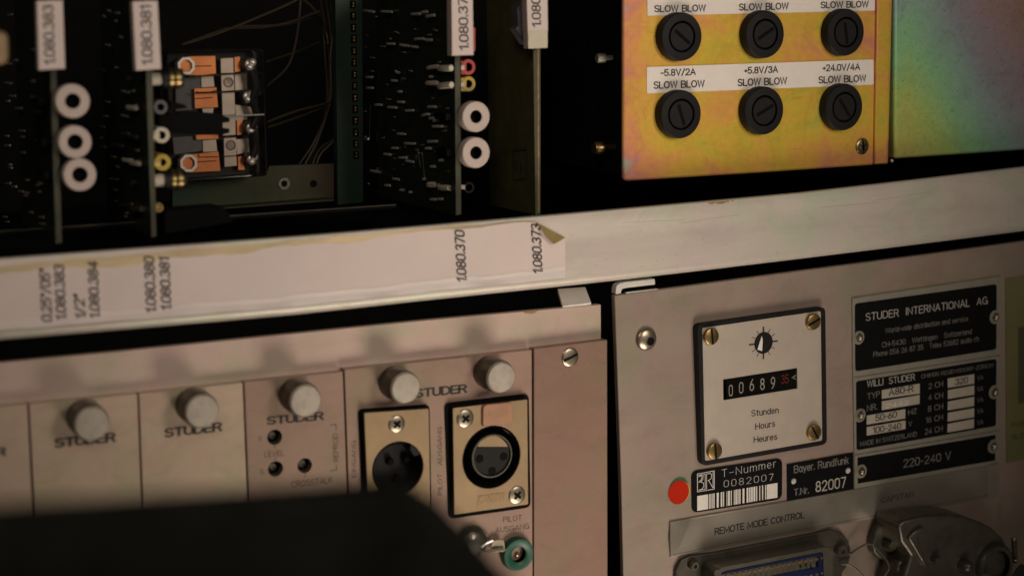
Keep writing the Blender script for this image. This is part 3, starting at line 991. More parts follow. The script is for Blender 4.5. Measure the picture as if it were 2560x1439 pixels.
# --- fourth board
t4, mb = board('olive circuit board seen edge-on, beneath the cut-off tag with the cream end', [(1331, -60), (1351, -60), (1351, 534), (1339, 537)], HF, 30, 'pcbolive', P(1345, 535, HF))
for q in ([(1282, 378), (1316, 374)], [(1282, 378), (1284, 452)], [(1316, 374), (1317, 446)], [(1284, 452), (1317, 446)], [(1292, 405), (1292, 430)], [(1302, 404), (1302, 432)]):
    mb.tube([PX(x, y, P(1336, 300, HF).x - .0002) for x, y in q], .00012, 'ink', 5, 0)
build(mb, 'board', t4)
mb = MB()
mb.prism([(1343, -60), (1346.5, -60), (1348.5, 530), (1345, 531)], HF + .06, HF - .2, 'rust')
build(mb, 'copper_edge', t4)
tag_holder(t4, [(1315, -60), (1368, -60), (1370, 77), (1319, 79)], '1.080.373', (1352, 69), (1347, -72), 20, HF + 5, extra=[(1320, 79), (1369, 77), (1369, 120), (1321, 122)])
mb = MB()
mb.prism([(1293, 20), (1314, 0), (1318, 0), (1320, 108), (1316, 112), (1290, 72), (1296, 64)], HF + 1, HF - 3, 'relayblue')
build(mb, 'ejector_lever', t4)

# ================================================================== relay in its clear cover
rl = thing('relay', 'relay with orange copper contacts under a clear box cover', 'relay', P(560, 445, -45))
HR = -38.0
mb = MB()
mb.prism(rr([(415, 125), (660, 122), (670, 440), (425, 458)], 12), HR - 8, HR - 22, 'black')
build(mb, 'housing', rl, 0.4)
def flatpart(name, parent, px, h, k, th=.8, lines=(), bev=0.12, lk='groove', lw=2.2, label=None):
    mb = MB()
    mb.prism(px, h, h - th, k)
    for l in lines:
        mb.strokes(l, lw, h + .12, lk)
    return build(mb, name, parent, 0, label=label)
for q, ls in (([(470, 142), (538, 140), (540, 184), (474, 192)], [[(486, 166), (528, 165)]]),
              ([(486, 222), (541, 219), (545, 268), (488, 271)], [[(489, 247), (531, 244)], [(492, 230), (515, 233), (542, 226)]]),
              ([(490, 338), (545, 336), (546, 347), (491, 349)], []),
              ([(462, 388), (546, 379), (551, 427), (470, 431)], [[(492, 405), (540, 402)], [(496, 386), (497, 393), (545, 392)]])):
    flatpart('contact_leaf', rl, q, HR - 5, 'copper', .5, ls)
for q in ([(552, 147), (583, 145), (584, 182), (553, 183)], [(553, 187), (584, 185), (586, 226), (555, 228)], [(555, 231), (586, 229), (588, 286), (557, 288)],
          [(556, 294), (588, 292), (589, 337), (558, 339)], [(560, 346), (590, 344), (591, 388), (561, 390)], [(561, 393), (591, 391), (592, 414), (562, 417)]):
    flatpart('contact_bar', rl, q, HR - 4, 'relaygrey', .7)
for x, y in ((571, 206), (577, 363)):
    mb = MB()
    r = mm(x, y, 25, HR - 4) / 2
    mb.lathe(P(x, y, HR - 3.9), [(r, -.0002), (r, .0001), (r * .88, .0001), (r * .84, -.0001), (0, -.0001)], ['relaygrey', 'groove', 'groove', 'relaygrey'], 28)
    build(mb, 'rivet', rl)
for q in ([(587, 187), (616, 184), (618, 224), (588, 226)], [(589, 349), (621, 346), (623, 379), (593, 386)], [(588, 262), (628, 268), (632, 287), (590, 289)], [(588, 292), (618, 291), (618, 300), (589, 302)], [(503, 189), (533, 187), (536, 217), (504, 219)], [(507, 351), (540, 349), (543, 378), (508, 380)], [(506, 272), (534, 270), (532, 284), (508, 282)]):
    flatpart('terminal_tab', rl, q, HR - 6, 'relaygrey', .5)
for q in ([(586, 143), (600, 142), (601, 178), (587, 181)], [(592, 301), (606, 300), (606, 336), (593, 338)], [(595, 392), (606, 390), (612, 424), (596, 425)]):
    flatpart('contact_leaf', rl, q, HR - 5.5, 'copper', .5)
for x, y, rr_ in ((622, 161, 19), (618, 241, 19), (625, 319, 19), (627, 397, 18)):
    mb = MB()
    c = P(x, y, HR - 4)
    r = mm(x, y, 2 * rr_, HR) / 2
    random.seed(int(x * y))
    mb.ball(c, r * .80, 'silver', 16, (1, .7, 1))
    mb.ball(c + Vector((r * .35, -.001, r * .25)), r * .55, 'silver', 12)
    mb.ball(c + Vector((-r * .1, -.0012, -r * .4)), r * .5, 'silver', 12)
    mb.lathe(c, [(r * .9, -.002), (r, 0), (r * .8, .0016), (r * .55, .0002)], 'hood', 20)
    build(mb, 'solder_blob', rl)
mb = MB()
mb.tube([P(630, 175, HR - 2), P(640, 215, HR - 1.5), P(632, 250, HR - 2), P(642, 290, HR - 2), P(630, 320, HR - 2)], .0011, 'black', 8)
mb.tube([P(632, 330, HR - 2), P(640, 360, HR - 2), P(632, 392, HR - 2)], .0010, 'black', 8)
build(mb, 'link_wire', rl)
for q in ([(440, 200), (462, 196), (501, 190), (503, 221), (487, 223), (487, 274), (440, 278)], [(432, 344), (505, 341), (508, 377), (436, 386)]):
    flatpart('coil_block', rl, q, HR - 6.5, 'relayblue', 3)
for x, y in ((466, 165), (472, 408)):
    mb = MB()
    c = P(x, y, HR - 3)
    r = mm(x, y, 46, HR) / 2
    mb.lathe(c, [(r, -.003), (r, 0), (r * .72, 0), (r * .66, -.001), (r * .3, -.001), (0, -.001)], ['pale', 'pale', 'pale', 'copper', 'copper'], 8, start=math.pi / 8)
    build(mb, 'hexagon_nut', rl)
mb = MB()
mb.tube([P(440, 185, HR - 3), P(500, 190, HR - 3), P(590, 184, HR - 3), P(650, 183, HR - 3)], .00022, 'wire', 6)
mb.tube([P(488, 232, HR - 3), P(560, 230, HR - 3), P(615, 228, HR - 3)], .00022, 'ink', 6)
mb.tube([P(555, 291, HR + .2), P(660, 286.5, HR + .2)], .00020, 'silver', 6)
build(mb, 'contact_wire', rl)
mb = MB()
mb.prism(rr([(415, 128), (658, 126), (667, 438), (425, 455)], 10), HR, HR - 7.5, 'clear')
build(mb, 'clear_cover', rl, 0.5)

# ================================================================== dark parts inside
bk = thing('mounting_bracket', 'olive chromated bracket with two dark holes below the relay', 'bracket', P(660, 500, -58))
mb = MB()
q = [(430, 440), (668, 428), (672, 414), (836, 408), (836, 497), (430, 527)]
mb.prism(q, -58, -59.5, 'bracket')
build(mb, 'plate', bk, 0.2)
mb = MB()
mb.prism([(430, 527), (836, 497), (836, 503), (430, 533)], -52, -59, 'bracket')
build(mb, 'folded_flange', bk, 0.2)
for x, y, r_, k2 in ((710, 459, 16, 'hood'), (784, 459, 9, 'groove')):
    mb = MB()
    r = mm(x, y, 2 * r_, -58) / 2
    mb.lathe(P(x, y, -57.9), [(r, 0), (r * .95, .0003), (r * .5, .0003), (r * .45, 0), (0, 0)], [k2, k2, k2, 'groove'], 28)
    build(mb, 'hole_bush', bk)
mb = MB()
mb.tube([P(-80, 583.5, -22), P(400, 551.5, -22), P(990, 512, -22)], .00022, 'hood', 8, 0)
mb.prism([(-80, 583.5), (990, 512), (990, 520), (-80, 592)], -22, -23, 'void')
o = build(mb, 'guide_rail')
tagit(o, 'thin card guide rail with a bright edge line running behind the two left boards', 'guide rail')
mb = MB()
mb.prism(rr([(408, 528), (560, 516), (588, 556), (412, 588)], 12), -8, -18, 'groove')
o = build(mb, 'capacitor', None, .8)
tagit(o, 'unlit black capacitor lying below the relay at the foot of the second board', 'capacitor')
wb = thing('wire_bundle', 'loose bundle of thin yellow and brown wires hanging in the dark behind the relay', 'wires', P(790, 440, -70))
random.seed(21)
WS = [([(798, -20), (812, 60), (823, 140), (821, 250), (800, 340), (760, 445)], 'wire'), ([(812, -20), (826, 80), (828, 200), (806, 320), (745, 445)], 'wire'),
      ([(802, -20), (806, 60), (812, 130), (817, 260), (788, 350), (738, 425)], 'wire'), ([(822, -20), (832, 60), (826, 150), (828, 240), (812, 300)], 'wire'),
      ([(455, 112), (580, 70), (700, 62), (800, 28)], 'wirebrown'), ([(470, 108), (560, 78), (700, 20), (760, -10)], 'wire'),
      ([(665, 155), (740, 130), (800, 105)], 'wire'), ([(668, 215), (720, 165), (742, 90), (752, -10)], 'wirebrown'), ([(668, 305), (740, 278), (835, 254)], 'wire'),
      ([(670, 318), (760, 288), (832, 262)], 'wire'), ([(785, 440), (800, 388), (836, 352)], 'wire'), ([(772, 440), (796, 378), (834, 348)], 'wire'), ([(560, 72), (690, 66), (806, 40)], 'wire'), ([(760, 0), (790, 30), (815, 80), (820, 110)], 'wire')]
for pts, k in WS:
    mb = MB()
    hh = random.uniform(-76, -62)
    mb.tube([P(x, y, hh + random.uniform(-1.5, 1.5)) for x, y in pts], .00038, k, 6, 6)
    build(mb, 'wire', wb)
bp_ = thing('backplane_connector', 'tall green backplane strip with a column of paired gold contacts', 'connector', P(870, 510, -60))
mb = MB()
mb.prism([(838, -40), (905, -40), (908, 505), (845, 512)], -59, -62, 'backplane')
build(mb, 'strip', bp_)
ys = [-17, 12, 40.5, 70, 98, 128, 157, 187, 215, 245, 273, 302, 332, 360, 388]
for y in ys:
    x = 883 + y * .021
    mb = MB()
    mb.prism([(x - 8, y - 10), (x + 6, y - 10), (x + 6, y + 10), (x - 8, y + 10)], -58.9, -60, 'groove')
    for dy in (-3.6, 3.6):
        mb.ball(P(x, y + dy, -58.5), .00040, 'gold' if y < 370 else 'steel', 10)
    build(mb, 'contact', bp_)
mb = MB()
mb.prism(rr([(-40, 70), (22, 80), (24, 160), (-40, 170)], 20), 22, 8, 'xlrplate')
o = build(mb, 'brass_bush', None, 1)
tagit(o, 'blurred beige metal bush cut off by the left picture edge', 'bush')

# ================================================================== yellow power supply front with its fuses
HG = -4.0
ps = thing('power_supply', 'yellow chromated power supply front panel carrying six black fuse holders', 'power supply', P(1890, 440, HG))
mb = MB()
mb.prism([(1558, -80), (2234, -80), (2222, 410), (1890, 433), (1570, 453), (1558, 449)], HG, HG - 1.6, 'goldzinc')
mb.prism([(1562, -80), (2226, -80), (2214, 406), (1572, 446)], HG - 1.7, HG - 60, 'void')
build(mb, 'front_panel', ps, 0.7, seg=3)
mb = MB()
mb.prism([(2194, -80), (2229, -80), (2219, 409), (2187, 411)], HG + 1.0, HG - .5, 'goldzinc')
build(mb, 'folded_edge', ps, 0.45, seg=3)
def label_strip(q, texts):
    mb = MB()
    mb.prism(q, HG + .25, HG, 'label')
    for t, p0, p1, cap in texts:
        mb.text(t, p0, p1, cap, HG + .32, 'ink', 0.020, None, 1.05)
    return build(mb, 'label_strip', ps)
label_strip(rr([(1617, -70), (2187, -85), (2187, 27), (1619, 40)], 3, 2), [('SLOW BLOW', (1635.6, 30), (1765, 28), 15), ('SLOW BLOW', (1847, 26), (1972, 23), 15), ('SLOW BLOW', (2051.5, 20.3), (2172, 17.8), 14.5)])
label_strip(rr([(1617, 168), (2183.5, 149), (2184, 212), (1617.5, 234)], 3, 2),
            [('-5.8V/2A', (1652, 190), (1740, 187), 15), ('SLOW BLOW', (1633.6, 221.5), (1762, 217), 16), ('+5.8V/3A', (1860.7, 184.5), (1945.6, 181), 15), ('SLOW BLOW', (1844, 215), (1968, 210), 16),
             ('+24.0V/4A', (2056.7, 178), (2150.8, 174.5), 15), ('SLOW BLOW', (2046, 208), (2165.5, 203.5), 15.5)])
screw('ground_screw', ps, 2158, 366, HG, 20.5, .6, 86, 'slot', 'brass')
mb = MB()
for a in (86, 40, 130):
    slot(mb, 2158 - (3 if a == 40 else -2), 366, HG + .6, 18, 2.6, a, 'groove', .1)
r = mm(2158, 366, 29, HG) / 2
mb.lathe(P(2158, 366, HG + .62), [(r, 0), (r, .00012), (r * .86, .00012), (r * .86, 0)], ['inkgrey'] * 3, 24)
build(mb, 'screw_mark', ps)
FU = [(1705, 92, 61, 42, 'upper row, left, its slot running down to the right'), (1913, 86, 60, -36, 'upper row, middle, its slot rising to the right'), (2115, 81, 59, 84, 'upper row, right, with a nearly upright slot'),
      (1703, 286, 60.5, 74, 'below the -5.8V/2A print'), (1911, 277, 60, -32, 'below the +5.8V/3A print'), (2111, 268, 58.5, 60, 'below the +24.0V/4A print')]
for x, y, rv, ang, where in FU:
    t = thing('fuse_holder', 'round black fuse holder ' + where, 'fuse holder', P(x, y + rv, HG), 'black fuse holders on the yellow panel')
    hf = HG + 3.2
    r = mm(x, y, 2 * rv, hf) / 2
    c = P(x, y, hf)
    mb = MB()
    ri = r * .655
    mb.lathe(c, [(r * 1.01, -.0034), (r * 1.0, -.0006), (r * .985, -.00022), (r * .95, 0), (ri, .0001), (ri * .985, -.0002), (ri * .985, -.0014), (0, -.0014)], ['black'] * 5 + ['groove'] * 2, 56)
    build(mb, 'collar', t, sharp=30)
    mb = MB()
    rc = ri * .87
    mb.lathe(c, [(rc, -.0013), (rc, -.0001), (rc * .96, .0001), (0, .0001)], 'black', 44)
    slot(mb, x + 2 * math.cos(math.radians(ang)), y + 2 * math.sin(math.radians(ang)), hf + .1, rv * .92, rv * .15, ang, 'groove', .03)
    build(mb, 'cap', t)
for x, y, r_, lbl in ((1484, 371, 17, 'brass standoff screw in the dark beside the lower left corner of the yellow panel'), (1492, 146, 12, 'dim metal standoff in the dark beside the middle of the yellow panel')):
    mb = MB()
    c = P(x, y, -14)
    rw = mm(x, y, 2 * r_, -14) / 2
    mb.lathe(c, [(0, 0), (rw * .8, 0), (rw, .0006), (rw, .0026), (rw * .55, .0027), (rw * .55, .012), (0, .012)], 'brass' if r_ > 14 else 'nameplate', 24, Vector((1, 0, 0)))
    o = build(mb, 'standoff')
    tagit(o, lbl, 'standoff')
mb = MB()
mb.prism([(1478, -60), (1556, -60), (1556, 452), (1520, 446), (1478, 420)], -26, -60, 'void')
o = build(mb, 'side_plate')
tagit(o, 'black side plate in the gap between the fourth board and the yellow panel', 'side plate')
# ------------------------------------------------------------------ green cover
gc = thing('zinc_cover', 'green and violet shimmering zinc cover plate in the upper right corner', 'cover plate', P(2420, 385, HG))
mb = MB()
mb.prism([(2236, -80), (2680, -80), (2680, 366), (2560, 375), (2400, 386), (2236, 397)], HG - .3, HG - 40, 'greenzinc')
build(mb, 'plate', gc, 0.9, seg=3)
mb = MB()
mb.ball(P(2229, 402, HG - .5), .0006, 'pale', 12)
build(mb, 'corner_rivet', gc)

# ================================================================== module rack, lower left
rk = thing('module_rack', 'aluminium subrack with a plain top rail and right end piece holding the plug-in modules', 'subrack', P(700, 1430, 0))
mb = MB()
mb.prism([(-100, 915.5), (0, 906.7), (300, 878.5), (600, 847.7), (1040, 803), (1280, 781), (1502, 761), (1503, 930), (-100, 1090)], 0, -2.2, 'band')
mb.flat([(1306, 779.2), (1342, 776), (1340, 781), (1328, 784), (1314, 783)], .03, 'rust')
build(mb, 'top_rail', rk, 0.12)
mb = MB()
mb.prism([(1335, 871.5), (1518, 849), (1519, 1520), (1335, 1520)], 3.0, 0.05, 'endpiece')
build(mb, 'end_piece', rk, 0.15)
screw('end_screw', rk, 1427, 893, 3.0, 23.5, .5, -27, 'slot', 'steel')
mb = MB()
mb.add([P(1407, 765, -.2), P(1478, 756.5, -.2), P(1463, 717, -6), P(1394, 722, -6)], [(0, 1, 2, 3)], 'pale')
mb.add([p + Vector((0, .0002, -.0009)) for p in (P(1407, 765, -.2), P(1478, 756.5, -.2), P(1463, 717, -6), P(1394, 722, -6))], [(0, 1, 2, 3)], 'pale')
q = [P(1407, 765, -.2), P(1478, 756.5, -.2), P(1478, 756.5, -.2) + Vector((0, .0002, -.0009)), P(1407, 765, -.2) + Vector((0, .0002, -.0009))]
mb.add(q, [(0, 1, 2, 3)], 'silver')
build(mb, 'bent_tab', rk)

HM = 3.0
GM = 'plug-in modules in the lower left subrack'
def module(label, px, at):
    return thing('plug_in_module', label, 'module', at, GM)
def plate(t, px, k='module'):
    mb = MB()
    mb.prism(px, HM, 0.05, k)
    return mb
def knob(t, x, y, rv, L=8.5):
    """turned aluminium thumb knob whose face is seen at x, y"""
    hf = HM + L
    r = mm(x, y, 2 * rv, hf) / 2
    c = P(x, y, hf)
    z = -L / 1000
    mb = MB()
    mb.lathe(c, [(r * 1.06, z), (r * 1.06, -.0016), (r * 1.02, -.0012), (r * 1.0, -.0007), (r * .90, 0), (r * .62, .00003), (0, .00006)], ['knobside', 'knobside', 'knobside', 'knobface'], 64)
    return build(mb, 'thumb_knob', t, sharp=25)
LOGO = 'STUDER'
# partial module at the picture edge
t = module('blank module cut off by the left picture edge, only the letter R showing', None, P(20, 1280, HM))
mb = plate(t, [(-100, 1025), (68, 1010), (92, 1500), (-80, 1500)])
mb.text(LOGO, (-138, 1152), (17, 1136), 18, HM + .05, 'ink', 0.035, None, 0.95)
build(mb, 'faceplate', t, 0.12)
t = module('blank module with the darkest, leftmost whole knob', None, P(210, 1280, HM))
mb = plate(t, [(73, 1009.5), (343, 984), (362, 1500), (99, 1500)])
mb.text(LOGO, (135, 1117), (291, 1101), 20, HM + .05, 'ink', 0.035, None, 0.95)
build(mb, 'faceplate', t, 0.12)
knob(t, 230, 1059, 43)
t = module('blank module between the leftmost whole knob and the LEVEL module', None, P(480, 1260, HM))
mb = plate(t, [(348, 983.5), (606.5, 956), (628, 1500), (367, 1500)])
mb.text(LOGO, (409.7, 1091.6), (557, 1074.5), 19.5, HM + .05, 'ink', 0.035, None, 0.95)
build(mb, 'faceplate', t, 0.12)
knob(t, 506, 1028, 42.5)
# reproduce module
t = module('module with three trimmer holes and the LEVEL, CROSSTALK and REPROD print', None, P(740, 1230, HM))
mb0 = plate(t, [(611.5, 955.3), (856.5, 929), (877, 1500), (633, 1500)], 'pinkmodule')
mb = MB()
mb.text(LOGO, (665.6, 1060), (811, 1046.5), 17.5, HM + .05, 'ink', 0.035, None, 0.95)
mb.text('LEVEL', (661, 1141), (711.5, 1137), 12.5, HM + .05, 'inkbrown')
mb.text('F', (648, 1104), (655, 1103), 12, HM + .05, 'inkbrown')
mb.text('S', (650, 1184), (660, 1183), 12, HM + .05, 'inkbrown')
mb.text('CROSSTALK', (728, 1216), (832, 1204), 14, HM + .05, 'inkbrown')
mb.text('REPROD', (846, 1153), (844, 1083), 13, HM + .05, 'inkbrown', 0, (-12, 0))
mb.strokes([(826, 1062), (840, 1059.5), (840.5, 1073)], 2, HM + .05, 'inkbrown')
mb.strokes([(841, 1161), (841.5, 1173), (826, 1176)], 2, HM + .05, 'inkbrown')
for a_ in ([(687, 1112), (687.3, 1120)], [(689, 1142), (689, 1150)], [(763, 1184), (763.3, 1191)]):
    mb.strokes(a_, 2, HM + .05, 'inkbrown')
HOLES = [(687, 1092, 19), (689, 1171, 19), (762, 1163, 18.5)]
fp = build(mb0, 'faceplate', t, 0.1, extra=mb, cuts=[cutter(x, y, HM, r_, HM + 2, -1) for x, y, r_ in HOLES])
for x, y, r_ in HOLES:
    mb = MB()
    r = mm(x, y, 2 * r_, HM) / 2
    mb.lathe(P(x, y, HM), [(r * 1.0, -.0002), (r * 1.0, -.0028), (r * .5, -.0028), (r * .45, -.0022), (0, -.0022)], ['pcbolive', 'groove', 'greydie', 'greydie'], 30)
    slot(mb, x, y, HM - 2.2, r_ * .9, 3, 30)
    build(mb, 'trimmer_hole', t)
knob(t, 765, 1002, 41)
# pilot module
t = module('wide pilot module with two cable sockets, two knobs and PILOT AUSGANG print', None, P(1100, 1400, HM))
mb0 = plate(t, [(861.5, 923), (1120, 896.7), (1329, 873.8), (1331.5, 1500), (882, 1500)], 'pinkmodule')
mb = MB()
mb.text(LOGO, (1036, 992.5), (1169, 979), 18.5, HM + .05, 'ink', 0.035, None, 0.95)
mb.text('EINGANG', (889.5, 1192), (889, 1100), 10, HM + .05, 'inkgrey', 0, (-10, 0), 1.2)
mb.text('PILOT', (1105.5, 1236), (1105, 1183), 11, HM + .05, 'inkbrown', 0, (-10, 0), 1.25)
mb.text('AUSGANG', (1104.8, 1162), (1104, 1066), 11, HM + .05, 'inkbrown', 0, (-10, 0), 1.2)
mb.text('PILOT', (1257.6, 1304), (1304.7, 1298.6), 12.5, HM + .05, 'inkgrey', 0, None, 1.2)
mb.text('AUSGANG', (1238, 1330.5), (1323, 1319.5), 12.5, HM + .05, 'inkgrey', 0, None, 1.15)
build(mb0, 'faceplate', t, 0.12, extra=mb, cuts=[cutter(991, 1172, HM, 64, HM + 2, -1), cutter(1226, 1141, HM, 74, HM + 2, -1)])
knob(t, 1015, 969.5, 39)
knob(t, 1254, 943.5, 39)
# left socket (three-pin inlet)
xs = thing('cable_socket', 'left metal cable socket with an open dark hole, half hidden by the black foreground edge', 'cable socket', P(990, 1290, HM), 'metal cable sockets on the pilot module')
HP = HM + 2.6
mb = MB()
mb.prism(rr([(896, 1022), (1074, 1010), (1079, 1276), (908, 1296)], 14), HM + .5, HM, 'groove')
build(mb, 'gasket', xs, cuts=[cutter(991, 1172, HM, 64, HM + 5, -3)])
mb = MB()
mb.prism(rr([(910, 1031), (1072.5, 1020), (1077, 1270), (921, 1289)], 4, 3), HP, HM + .5, 'xlrplate', 'black')
build(mb, 'plate', xs, 0.2, cuts=[cutter(995, 1170, HP, 67, HP + 3, HM - 3)])
screw('screw', xs, 993, 1060, HP, 22, .5, 40, 'cross', 'steel')
mb = MB()
r = mm(995, 1170, 133, HP) / 2
mb.lathe(P(995, 1170, HP), [(r * .985, 0), (r * .98, -.0075), (r * .92, -.0075), (r * .92, -.0065), (0, -.0065)], ['groove', 'groove', 'black', 'black'], 48)
for x, y in ((972, 1150), (1012, 1145), (990, 1192)):
    mb.lathe(P(x, y, HP - 6.4), [(.0011, 0), (.0011, .0014), (.0006, .0019), (0, .0019)], 'groove', 16)
mb.prism([(1028, 1108), (1046, 1116), (1050, 1134), (1036, 1140), (1026, 1124)], HP - .2, HP - 5, 'black')
build(mb, 'insert', xs)
# right socket
xs = thing('cable_socket', 'right metal cable socket with three holes, brown latch and embossed CANNON name', 'cable socket', P(1225, 1290, HM), 'metal cable sockets on the pilot module')
mb = MB()
mb.prism(rr([(1112, 1007), (1322, 983), (1326.5, 1267), (1123, 1296)], 15), HM + .5, HM, 'groove')
build(mb, 'gasket', xs, cuts=[cutter(1226, 1141, HM, 74, HM + 5, -3)])
mb = MB()
mb.prism(rr([(1131.6, 1019), (1319, 997), (1321, 1260), (1135.6, 1286)], 4, 3), HP, HM + .5, 'xlrplate', 'black')
build(mb, 'plate', xs, 0.2, cuts=[cutter(1229.4, 1141.7, HP, 78, HP + 3, HM - 3)])
screw('screw', xs, 1164.6, 1046, HP, 23, .5, 42, 'cross', 'steel')
screw('screw', xs, 1294, 1237.5, HP, 22.5, .5, 38, 'cross', 'steel')
mb = MB()
mb.prism(rr([(1208, 1012), (1281, 1004), (1283, 1058), (1208, 1065)], [12, 12, 2, 2]), HP + 1.0, HP - .3, 'copperband')
mb.text('PUSH', (1222, 1046), (1270, 1041), 20, HP + 1.05, 'xlrplate')
build(mb, 'push_latch', xs, .2)
mb = MB()
r = mm(1229, 1141, 156, HP) / 2
cc = P(1229.4, 1141.7, HP)
mb.lathe(cc, [(r * .985, 0), (r * .97, -.0075), (r * .55, -.0075)], ['black', 'groove'], 56)
build(mb, 'well', xs)
HI = HP - 1.6
ri = mm(1231, 1139.5, 2 * 55, HI) / 2
mb = MB()
mb.lathe(P(1231, 1139.5, HI), [(ri, -.0055), (ri, -.0002), (ri * .97, 0), (ri * .92, 0), (ri * .90, -.0002), (ri * .90, -.0006), (0, -.0006)], ['groove', 'greydie', 'greydie', 'greydie', 'black', 'black'], 56)
pts = []
rx, cy = 47 * .94, 1139.5
for i in range(13):
    a = math.radians(-152 + i * 124 / 12)
    pts.append((1231.5 + 43 * math.cos(a), 1139.5 + 51 * math.sin(a)))
mb.prism(pts, HI - .25, HI - .6, 'xlrplate')
for x, y in ((1199, 1146), (1259, 1140.5), (1230, 1176)):
    rq = mm(x, y, 21, HI) / 2
    mb.lathe(P(x, y, HI - .56), [(rq, 0), (rq * .9, .00005), (0, .00005)], 'groove', 20)
build(mb, 'insert', xs)
mb = MB()
mb.prism([(1195, 1239), (1264, 1229.5), (1264.5, 1255), (1193.5, 1264)], HP + .12, HP, 'xlrplate')
mb.text('CANNON', (1198, 1256.5), (1260, 1247.5), 17, HP + .16, 'rust', -0.002)
build(mb, 'name_emboss', xs, .06)
# green jack and its lug
jk = thing('jack_socket', 'round green plastic jack socket with steel pin below the PILOT AUSGANG print', 'jack', P(1298, 1425, HM))
mb = MB()
hf = HM + 2.4
r = mm(1297.7, 1386, 82, hf) / 2
mb.lathe(P(1297.7, 1386, hf), [(r * 1.0, -.0024), (r, -.0006), (r * .94, 0), (r * .60, .0001), (r * .47, -.0003), (r * .46, -.004), (0, -.004)], ['greenplastic'] * 4 + ['groove'] * 2, 48)
build(mb, 'collar', jk)
mb = MB()
mb.lathe(P(1289, 1383, HM - .5), [(.00065, -.002), (.00065, .001), (.0004, .0014), (0, .0015)], 'steel', 16)
build(mb, 'pin', jk)
sl = thing('solder_lug', 'bent bare metal lug and dome beside the green jack, partly behind the black edge', 'solder lug', P(1200, 1380, HM))
mb = MB()
r = mm(1178, 1352, 80, HM) / 2
mb.lathe(P(1178, 1352, HM), [(r, 0), (r * .98, .0008), (r * .85, .0022), (r * .6, .0030), (r * .3, .0033), (0, .0034)], 'greydie', 32)
mb.ball(P(1181, 1338, HM + 5), .0011, 'silver', 16)
build(mb, 'dome', sl, sharp=60)
mb = MB()
mb.prism(rr([(1228, 1362), (1234, 1350), (1260, 1347), (1263, 1370)], [2, 8, 8, 2]) + [(1262, 1378), (1230, 1380)], HM + 2.2, HM + 1.7, 'steel')
build(mb, 'lug', sl, .08)
mb = MB()
mb.tube([P(1190, 1368, HM + 3), P(1214, 1377, HM + 2.8), P(1240, 1374, HM + 3), P(1264, 1372, HM + 3)], .00035, 'greydie', 8)
mb.tube([P(1204, 1366, HM + 3.4), P(1216, 1357, HM + 3), P(1232, 1350, HM + 3)], .0004, 'silver', 8)
mb.prism([(1196, 1328), (1207, 1326), (1228, 1344), (1222, 1350)], HM + 2, HM + .6, 'greydie')
build(mb, 'bare_wire', sl)

# ================================================================== right control panel
HC = 2.0
pn = thing('control_panel', 'large plain aluminium control panel filling the lower right, carrying meter, plates and connectors', 'panel', P(2050, 1430, HC))
mb = MB()
mb.prism([(1536.5, 738.5), (1720, 714.5), (1900, 690.5), (2000, 677), (2100, 664.3), (2330, 634.5), (2560, 602.7), (2680, 586), (2680, 1540), (1561, 1540), (1553, 1200)], HC, HC - 2, 'panel')
for pts in ([(2088, 746, 2102, 743)], ):
    pass
for x, y, w in ((2103, 714, 8), (2147, 708, 9), (2430, 671, 14), (1700, 770, 16)):
    mb.strokes([(x - w / 2, y + 1), (x + w / 2, y - .5)], 1.3, HC + .02, 'nameplate')
for x, y, w in ((2055, 1138, 18), (2030, 1140, 10), (2085, 1134, 12)):
    mb.flat([(x - w / 2, y + 4), (x + w / 2, y + 1), (x + w * .4, y + 6), (x - w * .4, y + 9)], HC + .02, 'rust')
build(mb, 'plate', pn, 0.25)
mb = MB()
mb.prism([(1539.5, 735), (1540, 722), (1543, 713), (1550, 708), (1562, 705), (1637, 697), (1638, 711), (1566, 719.5), (1556, 722), (1553, 728), (1553.5, 733)], HC - .4, HC - 3, 'pale')
mb.prism([(1566, 731), (1646, 721.5), (1646, 724), (1566, 733.5)], HC - .2, HC - 1.5, 'pale')
build(mb, 'sheet_clip', pn, .1)
screw('hexagon_bolt', pn, 1621, 849, HC, 29, 1.5, 0, 'hex', 'steel')

# ---- hour counter
hc = thing('hour_counter', 'square hour counter with black bezel, reading 00689, with Stunden Hours Heures print', 'hour counter', P(1910, 1140, HC))
HZ = HC + 2.6
mb = MB()
mb.prism(rr([(1743, 811), (2064, 766), (2068.5, 1110), (1755, 1165)], 15), HZ, HC, 'black')
WQ = [(1815.3, 950.5), (2001, 921.5), (2002, 973.6), (1816.3, 1003)]
cw = MB()
cw.prism(WQ, HZ + 2, HZ - 1.8, 'groove')
mb.mi('groove')
build(mb, 'bezel', hc, 0.25, cuts=[cw])
PQ = [(1756, 819.5), (2051.6, 777), (2055.5, 1100), (1763, 1151)]
mb0 = MB()
mb0.prism(rr(PQ, 4, 2), HZ + .35, HZ - .2, 'dialplate')
mb = MB()
for t_, p0, p1, cap in (('Stunden', (1878, 1039.6), (1947, 1031), 14), ('Hours', (1888, 1072.8), (1938, 1064.5), 14), ('Heures', (1884, 1105.6), (1943, 1097), 14)):
    mb.text(t_, p0, p1, cap, HZ + .40, 'ink', 0.010, None, 1.1)
for i in range(12):
    a = math.radians(i * 30 - 90)
    ex, ey = math.cos(a) * .885, math.sin(a) - math.cos(a) * .125
    big = i % 3 == 0
    r0, r1 = 28, (38.5 if big else 36.5)
    mb.strokes([(1908.5 + ex * r0, 856.5 + ey * r0), (1908.5 + ex * r1, 856.5 + ey * r1)], 4.0 if big else 1.8, HZ + .40, 'ink')
cw = MB()
cw.prism(WQ, HZ + 2, HZ - 1.8, 'groove')
mb0.mi('groove')
build(mb0, 'dial_plate', hc, 0, cuts=[cw], extra=mb)
mb = MB()
r = mm(1908.5, 856.5, 54, HZ) / 2
